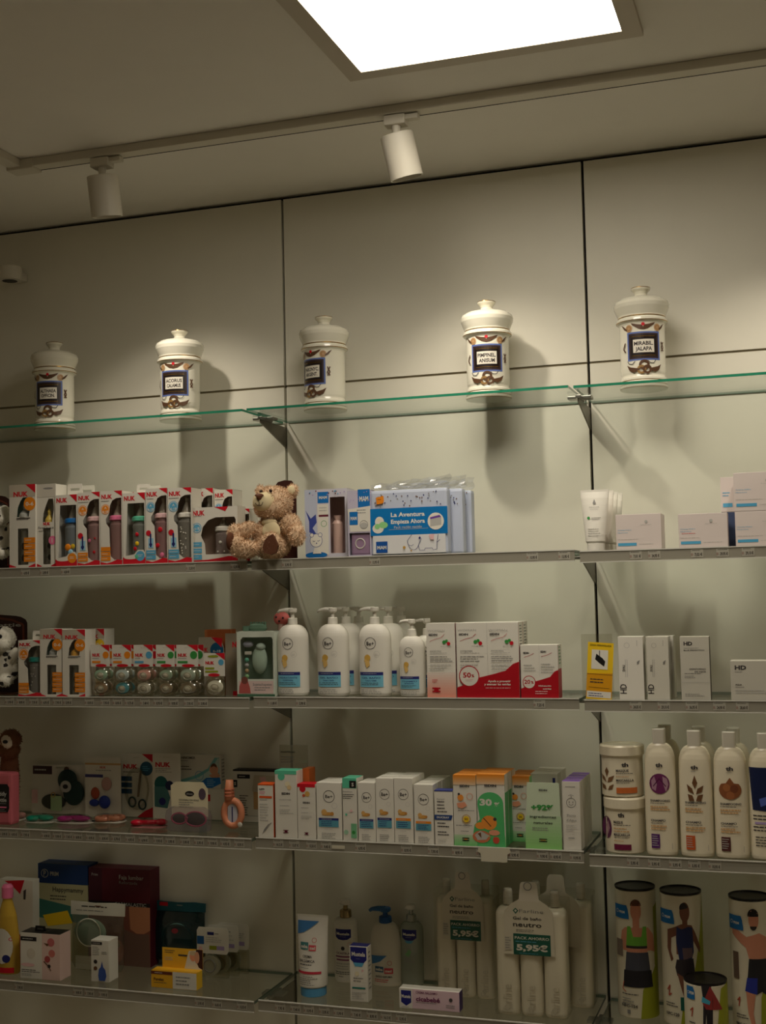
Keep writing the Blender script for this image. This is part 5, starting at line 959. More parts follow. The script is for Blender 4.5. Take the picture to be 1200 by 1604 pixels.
b = MB(); b.box(-w / 2, w / 2, 0, .0025, 0, h, clear((238, 236, 226), .2, .96, 'acrylic', .08, .12)); art(b, flatF(0), w, h, [('T', .05, .08, .022, 'nutribén', 'ink', .5, 'l', 2), ('M', .05, .14, .7, 3, .03, 'grey')]); b.build('acrylic_plate', t)
MB().box(-w / 2, w / 2, .0026, .03, 0, .0025, clear((238, 236, 226), .2, .96, 'acrylic', .08, .12)).build('acrylic_foot', t)
# ================================================================== fourth shelf, right bay: jars and shampoo
crm = mat((232, 222, 196), .3)
def tub(l, r, top, base, label, leaf, lift=0., bar='orange', off=0.):
    p, w, h = solve(4, 2, l, r, top, F0 + .004 + off, None); p.z += lift; h -= lift; t = thing('hair_mask_tub', label, 'hair mask tub', p); R = w / 2; cy = R + .001; rb_ = R * .93
    b = MB(); b.loft([(0, rb_ * .9, rb_ * .9), (.003, rb_, rb_), (h * .76, rb_, rb_), (h * .80, R * .96, R * .96)], crm, 56, cy=cy)
    def F(u, v, q): s_ = max(-.98, min(.98, u / rb_)); return (u, cy - rb_ * math.sqrt(1 - s_ * s_) - q - .0005, v)
    if leaf:
        pr = [('T', .62, .36, .07, 'th', 'ink', .15, 'c', 3)] + [('P', lf, mat((120, 84, 50), .5)) for lf in ([(.20, .62), (.15, .50), (.20, .42), (.25, .50)], [(.19, .72), (.08, .66), (.05, .56), (.15, .62)], [(.21, .72), (.24, .62), (.38, .57), (.32, .68)], [(.18, .86), (.08, .84), (.05, .74), (.16, .78)], [(.22, .86), (.26, .78), (.36, .74), (.32, .84)])] + [('T', .42, .475, .045, 'MASQUE', 'ink', .28, 'l', 2), ('M', .42, .53, .8, 1, .03, 'ink'), ('M', .42, .59, .7, 1, .04, 'tan'), ('T', .42, .66, .045, 'MASCARILLA', 'ink', .38, 'l', 2), ('M', .42, .71, .8, 1, .03, 'ink'), ('R', .42, .80, .86, .91, mat((206, 110, 50), .5))]
    else:
        pr = [('T', .46, .30, .07, 'th', 'ink', .15, 'c', 3), ('P', ell_pt(.1, .55, .13, .20, 0, 360, 18), mat((96, 40, 80), .5)), ('P', [(.08, .5), (.14, .42), (.18, .55), (.12, .68)], mat((180, 140, 150), .5)), ('T', .28, .43, .045, 'MASQUE', 'ink', .22, 'l', 2), ('M', .28, .48, .7, 1, .03, 'ink'), ('M', .28, .54, .72, 2, .05, 'tan'), ('T', .28, .65, .045, 'MASCARILLA', 'ink', .38, 'l', 2), ('M', .28, .70, .7, 1, .03, 'ink'), ('M', .28, .76, .6, 1, .04, 'tan'), ('R', .28, .82, .68, .92, mat((110, 20, 60), .5))]
    art(b, F, w, h, pr, .0002, .006); b.build('tub', t)
    b = MB(); b.loft([(h * .795, R * .97, R * .97), (h * .81, R, R), (h * .97, R, R), (h, R * .95, R * .95), (h + .0003, R * .8, R * .8), (h - .001, R * .78, R * .78)], crm, 56, cy=cy); b.build('lid', t)
    return p, w, h
p, w, h = tub(943, 1011, 1251, 1334, 'cream tub with purple picture and maroon bar, lower of the stacked pair', False)
tub(939, 1010, 1169, None, 'cream tub with brown leaves and orange bar, upper of the stacked pair', True, lift=h + .0005 + (SZ[(4, 2)] - SZ[(4, 2)]), off=-.001)
def shampoo(l, r, capt, caps, label, kind, back=0, what=''):
    """tall oval bottle with a square cap"""
    p, w, h = solve(4, 2, l, r, capt, F0 + .002); hb = at((l + r) / 2, caps, p.y).z - p.z; t = thing('shampoo_bottle', label, 'shampoo bottle', p); a = w / 2; d = a * .62; cy = d + .001; zs_ = hb * .84
    prof = [(0, a * .90, d * .88), (.004, a * .97, d * .97), (.010, a, d), (zs_ * .6, a, d), (zs_, a * .97, d * .98)] + [(zs_ + (hb - zs_) * math.sin(k * PI / 12), a * (.36 + .61 * math.cos(k * PI / 12)), d * (.5 + .48 * math.cos(k * PI / 12))) for k in range(1, 7)]
    b = MB(); b.loft(prof, crm, 52, cy=cy, e=2.3)
    def F(u, v, q): s_ = max(-.97, min(.97, u / a)); return (u, cy - d * (1 - abs(s_) ** 2.3) ** (1 / 2.3) - q - .0006, v)
    pr = [('T', .5, .19, .032, 'th', 'ink', .22, 'c', 3), ('M', .40, .225, .6, 1, .012, 'grey')]
    if kind == 'purple': pr += [('C', .5, .355, .32, mat((110, 40, 90), .5)), ('P', [(.24, .33), (.34, .29), (.42, .36), (.38, .42), (.26, .40)], mat((170, 130, 150), .5)), ('P', [(.6, .29), (.74, .31), (.78, .36), (.7, .43), (.62, .36)], mat((176, 140, 156), .5)), ('L', [(.3, .38), (.5, .31), (.7, .38)], .03, mat((80, 20, 60), .5))]
    if kind == 'leaf': pr += [('P', [(x + .5, y + .38) for x, y in lf], mat((110, 74, 44), .5)) for lf in ([(0, 0), (-.08, -.05), (0, -.12), (.08, -.05)], [(-.03, .05), (-.2, .02), (-.24, -.04), (-.08, -.0)], [(.03, .05), (.08, 0), (.26, -.03), (.2, .03)], [(-.02, .11), (-.18, .11), (-.22, .05), (-.08, .06)], [(.02, .11), (.08, .06), (.24, .05), (.18, .11)])]
    if kind == 'drop': pr += [('P', [(.5, .27), (.62, .32)] + ell_pt(.5, .38, .33, .085, 40, -220, 16) + [(.38, .32)], mat((140, 84, 48), .5)), ('C', .4, .36, .11, mat((166, 104, 60), .5)), ('C', .62, .37, .12, mat((120, 66, 40), .5)), ('C', .5, .43, .12, mat((160, 98, 58), .5))]
    if kind == 'navy':
        pr = [('P', [(.02, .17), (1.0, .17), (1.0, .565), (.55, .56), (.1, .55)], 'navy2'), ('P', [(.3, .45), (.6, .42), (.5, .50), (.34, .52)], mat((80, 100, 180), .5)), ('M', .1, .60, .9, 2, .03, 'ink'), ('R', .15, .655, .7, .675, 'lilac'), ('M', .1, .70, .9, 2, .03, 'ink'), ('M', .15, .79, .9, 4, .025, 'ink')]
    else:
        c = {'purple': mat((90, 40, 110), .5), 'leaf': mat((200, 90, 40), .5), 'drop': mat((84, 40, 40), .5)}[kind]
        pr += [('T', .19, .505, .018, 'SHAMPOOING', 'ink', .62, 'l', 2), ('M', .19, .53, .75, 1, .014, 'ink'), ('M', .19, .56, .8, 2, .024, 'tan', .55), ('T', .19, .68, .018, 'CHAMPÚ', 'ink', .46, 'l', 2), ('M', .19, .705, .75, 1, .014, 'ink'), ('M', .19, .73, .8, 2, .024, 'tan', .55), ('R', .19, .80, .46, .925, c), ('M', .21, .82, .44, 5, .02, 'lgrey'), ('L', [(.84, .88), (.84, .93)], .008, 'grey')]
    art(b, F, w, hb, pr, .0002, .005); b.build('bottle_body', t)
    c = a * .40; MB().loft([(hb - .001, c, c * .95), (h - .002, c * 1.02, c), (h, c * .94, c * .92)], mat((226, 220, 204), .35), 32, cy=cy, e=5).build('cap', t)
    if back: behind(t, back, .075, what, .004)
shampoo(1012, 1062, 1142, 1165, 'shampoo bottle with round purple picture and purple bar', 'purple', 1, 'shampoo bottle with purple picture')
shampoo(1066, 1119, 1145, 1169, 'shampoo bottle with brown leaf emblem and orange bar', 'leaf', 1, 'shampoo bottle with leaf emblem')
shampoo(1121, 1175, 1147, 1171, 'shampoo bottle with brown nut filled drop', 'drop', 1, 'shampoo bottle with drop picture')
shampoo(1177, 1231, 1149, 1173, 'shampoo bottle with dark navy picture cut off by the right edge', 'navy')
# ================================================================== lowest shelf, left bay
R5 = (5, 0)
def bottle_oil():
    p, w, h = solve(5, 0, -14, 23, 1388, None, 1527); t = thing('body_oil_bottle', 'yellow oil bottle with pink cap at the left end of the lowest shelf', 'oil bottle', p); a = w / 2; cy = a * .6
    b = MB(); ym = mat((196, 160, 60), .2); prof = [(0, a * .9, a * .5), (.004, a, a * .55), (h * .4, a * .96, a * .55), (h * .65, a * .72, a * .5), (h * .82, a * .36, a * .34), (h * .85, a * .34, a * .34)]
    b.loft(prof, ym, 40, cy=cy); F = lambda u, v, q: (u, cy - a * .55 * math.sqrt(max(.05, 1 - (u / a) ** 2)) - q - .001, v)
    art(b, F, w, h, [('P', ell_pt(.45, .68, .42, .20, 0, 360, 20), 'card'), ('T', .84, .60, .04, 'C', 'red', None, 'r', 2), ('P', ell_pt(.62, .82, .16, .045, 0, 360, 12), 'navy'), ('R', .1, .92, .9, .98, 'red')], .0004, .005); b.build('bottle_body', t)
    MB().loft([(h * .85, a * .42, a * .4), (h * .97, a * .42, a * .4), (h, a * .3, a * .3)], 'pink', 28, cy=cy).build('cap', t)
bottle_oil()
wide_box(R5, 0, 52, 1378, 1516, .03, [('P', [(.15, .02), (.75, .0), (.62, .16), (.4, .08)], 'red'), ('R', .2, .14, .42, .165, 'ink'), ('P', [(.72, .12), (.8, .1), (.78, .22), (.72, .22)], 'ink'), ('R', .4, .62, 1, 1, 'dred')], 'cream and red blister carton behind the yellow oil bottle', 'care_kit_carton', 'baby care box')
_, pb, wb, hb_ = wide_box(R5, 60, 138, 1385, 1505, .07, [('T', .3, .07, .06, 'Happymammy', 'ink', .62, 'l', 1), ('M', .25, .16, .6, 2, .04, 'ink'), ('P', [(0, .2), (1, .32), (1, .5), (0, .45)], mat((60, 120, 110), .5)), ('P', [(.1, .42), (.6, .34), (.7, .5), (.2, .56)], 'yellow')], 'white carton lettered Happymammy, lower half of the back stack', 'maternity_belt_carton', 'maternity belt box', m=mat((196, 190, 150), .5))
wide_box(R5, 60, 138, 1354, None, .07, [('O', .14, .5, .075, .012, 'lgrey'), ('T', .14, .5, .28, 'P', 'lgrey', .05, 'c', 1), ('T', .25, .5, .2, 'PRIM', 'lgrey', .17, 'l', 2)], 'dark blue carton lettered Prim on top of the back stack', 'maternity_belt_carton', 'maternity belt box', m=mat((22, 58, 116), .5), Y=pb.y, lift=hb_ + .0005)
wide_box(R5, 140, 236, 1361, 1512, .055, [('R', .0, .0, .22, .35, mat((70, 22, 40), .5)), ('T', .05, .07, .03, 'Prim', 'lgrey', .1, 'l', 0), ('T', .50, .085, .045, 'Faja lumbar', 'lgrey', .40, 'l', 0), ('T', .50, .14, .032, 'Reforzada', 'grey', .30, 'l', 0), ('R', 0, .345, 1, .385, 'black'), ('T', .44, .365, .035, 'FARMALASTIC', 'lgrey', .50, 'l', 1),
        ('P', [(.0, .385), (1, .385), (1, 1), (0, 1)], mat((140, 84, 70), .5)), ('P', [(.66, .385), (1, .385), (1, .62), (.9, .66), (.78, .66), (.68, .62)], mat((206, 140, 104), .5)), ('P', [(.56, .62), (.78, .67), (.98, .66), (1, 1), (.6, 1), (.54, .8)], mat((126, 96, 84), .5)), ('P', ell_pt(.46, .85, .12, .12, 0, 360, 14), mat((196, 120, 100), .5))],
        'maroon lumbar belt box with waist photograph lettered Farmalastic', 'lumbar_belt_carton', 'lumbar belt box', m=mat((92, 24, 40), .5))
def bag(l, r, top, base, label, head_c, items, film_c=(226, 226, 214), hh=.2, cat='bagged accessory', tag_=None, body=.04):
    p, w, h = solve(5, 0, l, r, top, None, base); t = thing('hanging_bag_pack', label, cat, p)
    b = MB(); zc_ = h * (1 - hh); b.slab([(-w * .5, zc_), (w * .49, zc_ + .002), (w * .5, h * .99), (w * .3, h), (-.05 * w, h * .985), (-w * .5, h)], .005, .008, head_c, [[(-w * .06, h * .93), (w * .06, h * .93), (w * .06, h * .95), (-w * .06, h * .95)]])
    if tag_: art(b, flatF(.005), w, h, tag_)
    b.build('header_card', t)
    items(t, w, h)
    g = MB(); g.loft([(.0, w * .42, .006), (h * .1, w * .47, .017), (h * .45, w * .46, .020), (h * .7, w * .47, .013), (zc_, w * .48, .003)], clear(film_c, .25, 1., 'bag_film', .1, body), 30, cy=.006, e=3, capt=False); g.build('bag_film', t)
def it_teal(t, w, h):
    b = MB(); b.ell((-w * .14, .004, h * .56), (w * .30, .010, h * .20), mat((150, 176, 166), .5)); b.ring((-w * .14, -.004, h * .56), w * .22, .0015, 'white'); b.build('collection_shell', t)
    b = MB(); b.ell((w * .1, .008, h * .40), (w * .30, .008, h * .10), mat((140, 116, 80), .6)); b.box(-w * .4, w * .3, .0, .003, .002, h * .2, 'card'); b.build('insert_card', t)
bag(110, 195, 1414, 1521, 'clear bag with pale teal shell under a cream header card', 'card', it_teal, tag_=[('M', .2, .07, .9, 1, .05, 'ink'), ('M', .1, .13, .8, 1, .03, 'grey')])
def it_red(t, w, h):
    b = MB(); b.ell((0, .0, h * .40), (w * .28, .008, h * .22), mat((120, 30, 40), .4)); b.ring((0, -.006, h * .42), w * .30, .0025, mat((120, 170, 170), .4), sz=.9); b.ell((-w * .04, -.008, h * .52), (w * .12, .004, h * .09), mat((150, 50, 60), .4)); b.build('teether', t)
    b = MB(); b.ell((-w * .3, -.002, h * .16), (w * .14, .006, h * .09), mat((60, 34, 30), .5)); b.box(w * .02, w * .34, .001, .003, .004, h * .18, mat((70, 120, 70), .5)); b.build('insert_card', t)
bag(240, 322, 1413, 1500, 'dark teal bag with round clear window and red teether behind the yellow carton', mat((24, 90, 104), .4), it_red, (40, 96, 104), .16, tag_=[('R', .12, .02, .28, .08, 'red')], body=.2)
wide_box(R5, 32, 66, 1461, 1533, .05, [('R', .02, .09, .75, .18, 'black'), ('M', .1, .135, .7, 1, .05, 'lgrey'), ('C', .5, .45, .2, mat((214, 206, 190), .5)), ('P', ell_pt(.35, .70, .32, .04, 0, 360, 12), 'lpink'), ('M', .06, .81, .95, 2, .04, 'ink'), ('M', .06, .9, .7, 2, .03, 'grey')],
         'white and pink blossom carton with black carry handle at left front', 'nursing_pads_carton', 'baby care box', side=mat((222, 186, 176), .5), topm='black')
pb2 = solve(5, 0, 66, 94, 1464, None, 1533); t = [o for o in COL.objects if o.name.startswith('nursing_pads_carton') and o.parent is None][0]
hh_ = solve(5, 0, 32, 66, 1461, None, 1533)
m_ = MB(); W2 = pb2[1]; m_.box(hh_[1] / 2, hh_[1] / 2 + W2, 0, .05, 0, hh_[2], mat((226, 196, 186), .5), .0008, top=kc('black'))
art(m_, lambda u, v, q: (u + hh_[1] / 2 + W2 / 2, -q, v), W2, hh_[2], [('C', .5, .18, .2, mat((200, 110, 110), .5)), ('C', .55, .42, .18, mat((206, 120, 110), .5)), ('C', .3, .55, .16, mat((180, 80, 80), .5)), ('P', [(.1, .2), (.4, .22), (.3, .27)], 'brown'), ('L', [(.1, .6), (.4, .72), (.5, .8)], .05, 'brown'), ('C', .4, .70, .09, 'dark')]); m_.build('blossom_panel', t)
hm = MB(); hm.slab([(-.010, 0), (.022, 0), (.020, .013), (-.008, .013)], .02, .022, 'black', [[(-.004, .003), (.016, .003), (.014, .008), (-.003, .008)]]); hm.build('carry_handle', t, (.008, 0, hh_[2]))
wide_box(R5, 143, 171, 1473, 1538, .045, [('R', .02, .04, .62, .11, 'black'), ('M', .08, .075, .55, 1, .05, 'lgrey'), ('M', .08, .17, .5, 5, .045, 'grey'), ('C', .25, .52, .1, 'dark'), ('C', .25, .68, .1, 'brown'), ('P', [(.45, .97), (.40, .85), (.44, .70), (.54, .64), (.62, .50), (.68, .64), (.80, .70), (.86, .85), (.78, .97)], mat((60, 90, 170), .4)), ('M', .6, .28, .9, 2, .04, 'ink')], 'small white carton with blue nasal aspirator print', 'nasal_aspirator_carton', 'nasal aspirator box', side='white')
# yellow ointment carton with its upright header
p, w, h = solve(5, 0, 237, 308, 1522, None, 1549)
t = thing('ointment_carton', 'yellow ointment carton with raised header showing mother and baby', 'ointment box', p); ylw = mat((236, 178, 40), .5)
b = MB(); b.box(-w / 2, w / 2, 0, .032, 0, h, ylw, .0008, side=mat((236, 190, 40), .5)); art(b, flatF(0), w, h, [('R', .48, .02, 1, .98, 'card'), ('R', 0, .04, .47, .22, mat((110, 50, 30), .5)), ('M', .08, .13, .25, 1, .1, 'card'), ('T', .06, .50, .17, 'Purelan', 'brown', .22, 'l', 2), ('M', .06, .70, .36, 1, .09, 'ink'), ('M', .55, .3, .9, 3, .2, 'grey')]); b.build('box_body', t)
Hh = solve(5, 0, 237, 308, 1491, None, 1545)[2]
b = MB(); b.slab([(-w * .38, h), (w * .52, h), (w * .52, Hh + .006), (-w * .38, Hh + .006)], .031, .032, mat((240, 186, 50), .5)); W3 = w * .9
art(b, lambda u, v, q: (u + w * .07, .031 - q, v + h), W3, Hh + .006 - h, [('M', .06, .14, .36, 2, .1, 'ink'), ('M', .06, .5, .3, 2, .1, 'lgrey'), ('R', .4, .3, .62, .38, 'ink'), ('P', [(.55, 1), (.66, .1), (1, .0), (1, 1)], 'card'), ('E', .76, .35, .08, .26, 'peach'), ('E', .76, .2, .08, .12, mat((206, 186, 150), .5)), ('P', [(.84, .0), (1, .0), (1, 1), (.9, .9), (.82, .5)], mat((60, 22, 24), .5)), ('E', .86, .4, .06, .3, 'skin')]); b.build('header_panel', t)
# round nail care packs
def disc_pack(dx, label, l=308, r=360, top=1453, base=1532):
    p, w, h = solve(5, 0, l, r, top, None, base); t = thing('breast_shell_pack', label, 'small baby accessory', p + Vector((dx * .016, dx * .026, 0)))
    b = MB(); b.slab([(-w * .45, h * .48), (w * .42, h * .48), (w * .48, h * .55), (w * .48, h * .93), (w * .42, h), (-w * .42, h), (-w * .48, h * .93), (-w * .48, h * .55)], 0, .001, 'card')
    art(b, flatF(0), w, h, [('R', .34, .09, .54, .15, 'navy'), ('M', .56, .12, .74, 1, .05, 'grey'), ('R', .03, .18, .24, .34, mat((30, 90, 150), .5)), ('C', .13, .43, .06, 'lpink'), ('R', .4, .36, .62, .44, 'olive'), ('R', .62, .36, .85, .44, 'lilac'), ('M', .3, .2, .85, 3, .04, 'lgrey')]); b.build('printed_card', t)
    b = MB(); b.loft([(-.006, w * .28, w * .28), (.006, w * .28, w * .28)], mat((190, 190, 176), .4), 28); b.v = [(x - w * .1, z + .006, y + h * .24) for x, y, z in b.v]; b.ring((-w * .1, -.001, h * .24), w * .17, .0015, 'grey'); b.build('silicone_disc', t)
    b = MB(); b.box(-w * .45, w * .45, -.002, .012, 0, h * .47, clear((240, 240, 232), .25, 1., 'blister', .06), .004); b.build('blister', t)
disc_pack(0, 'white card pack with blue tag and clear disc box, front one of three')
disc_pack(1, 'white card pack with clear disc box, middle one of three')
disc_pack(2, 'white card pack with clear disc box, rearmost of three')
# ================================================================== lowest shelf, middle bay
sbl = mat((70, 130, 190), .4)
ctube((5, 1), 459, 509, 1438, None, 1563, m='white', capm=mat((90, 160, 206), .4), prims=[('P', [(.06, .07), (.74, .07), (.5, .15), (.28, .21), (.06, .24)], sbl), ('R', .18, .33, .44, .42, mat((70, 130, 130), .5)), ('T', .31, .38, .04, 'seba', 'card', .22, 'c', 3), ('R', .46, .36, .68, .43, mat((214, 80, 90), .5)), ('T', .57, .395, .035, 'med', 'card', .16, 'c', 3), ('O', .62, .30, .07, .01, 'red'),
      ('T', .27, .50, .03, 'CREMA', 'ink', .30, 'l', 1), ('T', .16, .555, .03, 'BALSÁMICA', 'ink', .50, 'l', 1), ('M', .18, .60, .72, 1, .03, 'ink'), ('M', .18, .64, .5, 1, .02, 'grey'), ('R', .10, .68, .84, .71, mat((200, 50, 70), .5)), ('M', .18, .74, .75, 5, .025, 'grey')], label='white cream tube with blue corner and pink stripe standing on a blue cap', cap_h=.115, capw=.76, bw=.84)
must = lambda y0, h_, wd=.86: [('P', [(.5 - wd / 2, y0), (.5 + wd / 2, y0), (.5 + wd / 2, y0 + h_ * .75), (.5 + wd * .3, y0 + h_ * .95), (.5, y0 + h_), (.5 - wd * .3, y0 + h_ * .95), (.5 - wd / 2, y0 + h_ * .75)], mat((32, 36, 120), .4)), ('T', .5, y0 + h_ * .42, h_ * .24, 'Mustela', 'white', wd * .84, 'c', 2), ('M', .36, y0 + h_ * .7, .64, 1, .01, 'lgrey')]
pump_bottle((5, 1), 520, 556, 1440, 1412, None, 1540, prims=must(.16, .17, .66) + [('C', .5, .46, .08, 'ink'), ('O', .78, .40, .10, .02, 'lpink'), ('T', .18, .535, .03, 'CICASTELA', mat((120, 50, 90), .5), .6, 'l', 1), ('R', .16, .58, .8, .60, mat((130, 50, 100), .5)), ('R', .2, .63, .75, .65, mat((130, 50, 100), .5)), ('M', .18, .70, .8, 3, .04, 'lgrey'), ('M', .14, .83, .9, 2, .03, 'ink'), ('M', .3, .90, .6, 1, .03, 'ink')], label='white pump bottle with navy shield label and metal collar on the lowest shelf', m='white', pm='white', neck=.52, shoulder=.90, nozzle=.5, flat=.8, collar=mat((170, 150, 110), .25, .8))
carton('lotion_carton', 'slim white carton with navy shield label at the front of the lowest shelf', 'lotion carton', (5, 1), 549, 577, 1482, None, base=1569, d=.028, m='white', topm=mat((32, 36, 120), .4), prims=must(.02, .30, .90) + [('P', [(.2, .3), (.8, .3), (.7, .37), (.3, .37)], 'sky'), ('C', .72, .44, .06, 'lpink'), ('C', .4, .5, .12, 'cream'), ('M', .2, .58, .8, 2, .05, 'grey'), ('R', .12, .74, .86, .77, mat((40, 130, 120), .5)), ('M', .1, .84, .9, 4, .035, 'lgrey')], sprims=[('M', .2, .12, .8, 9, .08, 'grey')])
sm = mat((150, 160, 150), .3)
pump_bottle((5, 1), 577, 625, 1448, 1425, None, 1546, prims=[('P', [(.08, .52), (.62, .50), (.40, .60), (.1, .66)], sbl), ('R', .22, .68, .5, .77, mat((60, 100, 130), .5)), ('T', .36, .725, .045, 'seba', 'card', .24, 'c', 3), ('R', .53, .70, .80, .79, mat((214, 80, 90), .5)), ('T', .66, .745, .04, 'med', 'card', .2, 'c', 3), ('O', .7, .62, .07, .01, 'red'), ('T', .24, .84, .03, 'BAÑO ESPUMA', 'ink', .54, 'l', 1), ('M', .2, .89, .8, 2, .03, 'red')], label='cream pump bottle with large blue nozzle and blue corner label', m=mat((226, 220, 204), .3), pm=mat((50, 100, 150), .4), neck=.42, shoulder=.62, nozzle=1.05, flat=.6, collar=mat((40, 90, 150), .4))
pump_bottle((5, 1), 624, 660, 1447, 1420, None, 1547, prims=must(.10, .17, .62) + [('P', [(.3, .27), (.7, .27), (.6, .31), (.4, .31)], 'sky'), ('P', [(.3, .5), (.5, .40), (.6, .44), (.5, .52)], mat((120, 170, 120), .5)), ('M', .26, .56, .75, 2, .04, 'grey'), ('M', .2, .72, .8, 1, .03, 'grey')], label='slim translucent bottle with navy shield label, right of the blue nozzle bottle', m=clear((206, 214, 200), .3, .9, 'cleanser', .08, .5), pm='white', neck=.46, shoulder=.86, nozzle=.45, flat=.8, collar=mat((180, 186, 180), .2, .8))
carton('balm_carton', 'pink long carton lying flat with navy shield label, lettered cicabebe', 'balm carton', (5, 1), 626, 720, 1551, None, base=1582, d=.03, m=mat((226, 196, 206), .5), topm='card', side=mat((70, 50, 110), .5), prims=[('R', .0, .0, .22, 1, 'card'), ('P', [(.03, .10), (.20, .10), (.20, .70), (.115, .88), (.03, .70)], mat((32, 36, 120), .4)), ('T', .115, .40, .16, 'Mustela', 'white', .15, 'c', 2), ('T', .28, .16, .11, 'CREMA BÁLSAMO', mat((120, 50, 90), .5), .36, 'l', 1), ('T', .28, .48, .22, 'cicabebé', mat((110, 20, 80), .5), .40, 'l', 2), ('M', .28, .66, .66, 1, .08, 'grey'), ('C', .86, .42, .03, 'ink'), ('M', .78, .7, .95, 2, .1, 'grey'), ('M', .05, .94, .18, 1, .05, 'grey')])
# bath gel multipacks
gel = mat((232, 224, 204), .3)
gcl = clear((252, 252, 248), .10, 1., 'shrink_film', .1)
def gel_pack(l, r, top, base, label, n=3, prims=True, dxy=None, bt=None, ptop=0.22, neckx=0.0):
    p, w, h = solve(5, 1, l, r, top, None, base)
    t = thing('bath_gel_multipack', label, 'bath gel pack', p if dxy is None else p + Vector(dxy)); bw_ = w / n; hb = h * .92; a = bw_ * .49; d = .030
    for i in range(n):
        cx_ = -w / 2 + bw_ * (i + .5); b = MB(); zs_ = hb * .80
        b.loft([(0, a * .86, d * .84), (.004, a * .97, d * .97), (.010, a, d), (zs_, a, d)] + [(zs_ + (hb * .865 - zs_) * math.sin(k * PI / 12), a * (.42 + .58 * math.cos(k * PI / 12)), d * (.42 + .58 * math.cos(k * PI / 12))) for k in range(1, 7)], gel, 36, cx=cx_, cy=d + .003, e=3.2)
        F = lambda u, v, q: (u + cx_, .003 - q - .0006, v)
        art(b, F, a * 2, hb, [('T', .50, .86, .40, 'Farline', mat((212, 204, 184), .3), .22, 'c', 0, 1), ('P', [(.36, .93), (.5, .90), (.62, .93), (.5, .97)], mat((206, 198, 178), .3))], .0003)
        bo = b.build('gel_bottle', t)
        MB().loft([(hb * .875, a * .40, a * .40), (hb * .985, a * .40, a * .40), (hb, a * .34, a * .34)], mat((214, 208, 190), .35), 24, cx=cx_, cy=d + .003).build('cap', bo)
    g = MB(); x0 = w * .62; W2 = w * (.66 if n == 3 else .9)
    top_z = h * .93
    # carrier card: body wrap, shoulders rising to a narrow hang strip
    zb = h * (1 - bt)
    g.slab([(-w * .36, zb), (w * .36, zb), (w * .34, h * .78), (w * .26, h * .835), (w * .15, h * .87), (w * .13, h * .98), (w * .10, h), (-w * .08, h), (-w * .11, h * .98), (-w * .13, h * .87), (-w * .24, h * .835), (-w * .34, h * .78)], -.0012, -.0002, mat((222, 214, 196), .35))
    if prims:
        art(g, flatF(-.0012), w, h, [('P', [(.28, .215), (.32, .195), (.36, .215), (.32, .24)], 'dgreen'), ('P', [(.30, .215), (.32, .205), (.34, .215), (.32, .228)], 'card'), ('T', .37, .215, .026, 'Farline', 'grey', .34, 'l', 0), ('T', .28, .27, .022, 'Gel de baño', 'dark', .40, 'l', 1), ('T', .28, .315, .034, 'neutro', 'dark', .40, 'l', 1), ('M', .32, .355, .62, 2, .012, 'grey'),
            ('R', .28, .385, .80, bt, 'dgreen'), ('T', .30, .415, .020, 'PACK AHORRO', 'card', .48, 'l', 1), ('M', .31, .442, .76, 1, .014, 'sky'), ('T', .32, .485, .042, '5,95€', 'card', .44, 'l', 3), ('M', .36, bt - .012, .7, 1, .008, 'sky'), ('R', .16, .41, .25, bt - .03, mat((206, 200, 186), .5)), ('M', .165, .42, .245, 5, .018, 'grey'), ('O', .5, .03, .06, .012, 'grey')])
    g.build('carrier_card', t)
    f = MB(); f.box(-w * .51, w * .51, -.0040, d * 2 + .010, h * .004, h * .86, gcl, .006); f.build('shrink_film', t)
    return t
gel_pack(683, 775, 1366, 1564, 'bath gel triple pack with 5,95 price tag, set back at left', bt=.54)
gel_pack(777, 889, 1382, 1594, 'bath gel triple pack with 5,95 price tag, nearer the shelf front', bt=.54)
p0 = solve(5, 1, 777, 889, 1382, None, 1594)[0]
gel_pack(796, 906, 1382, 1594, 'unprinted rear bath gel pack behind the nearer triple pack', prims=False, dxy=(.02, .082, 0), bt=.54)
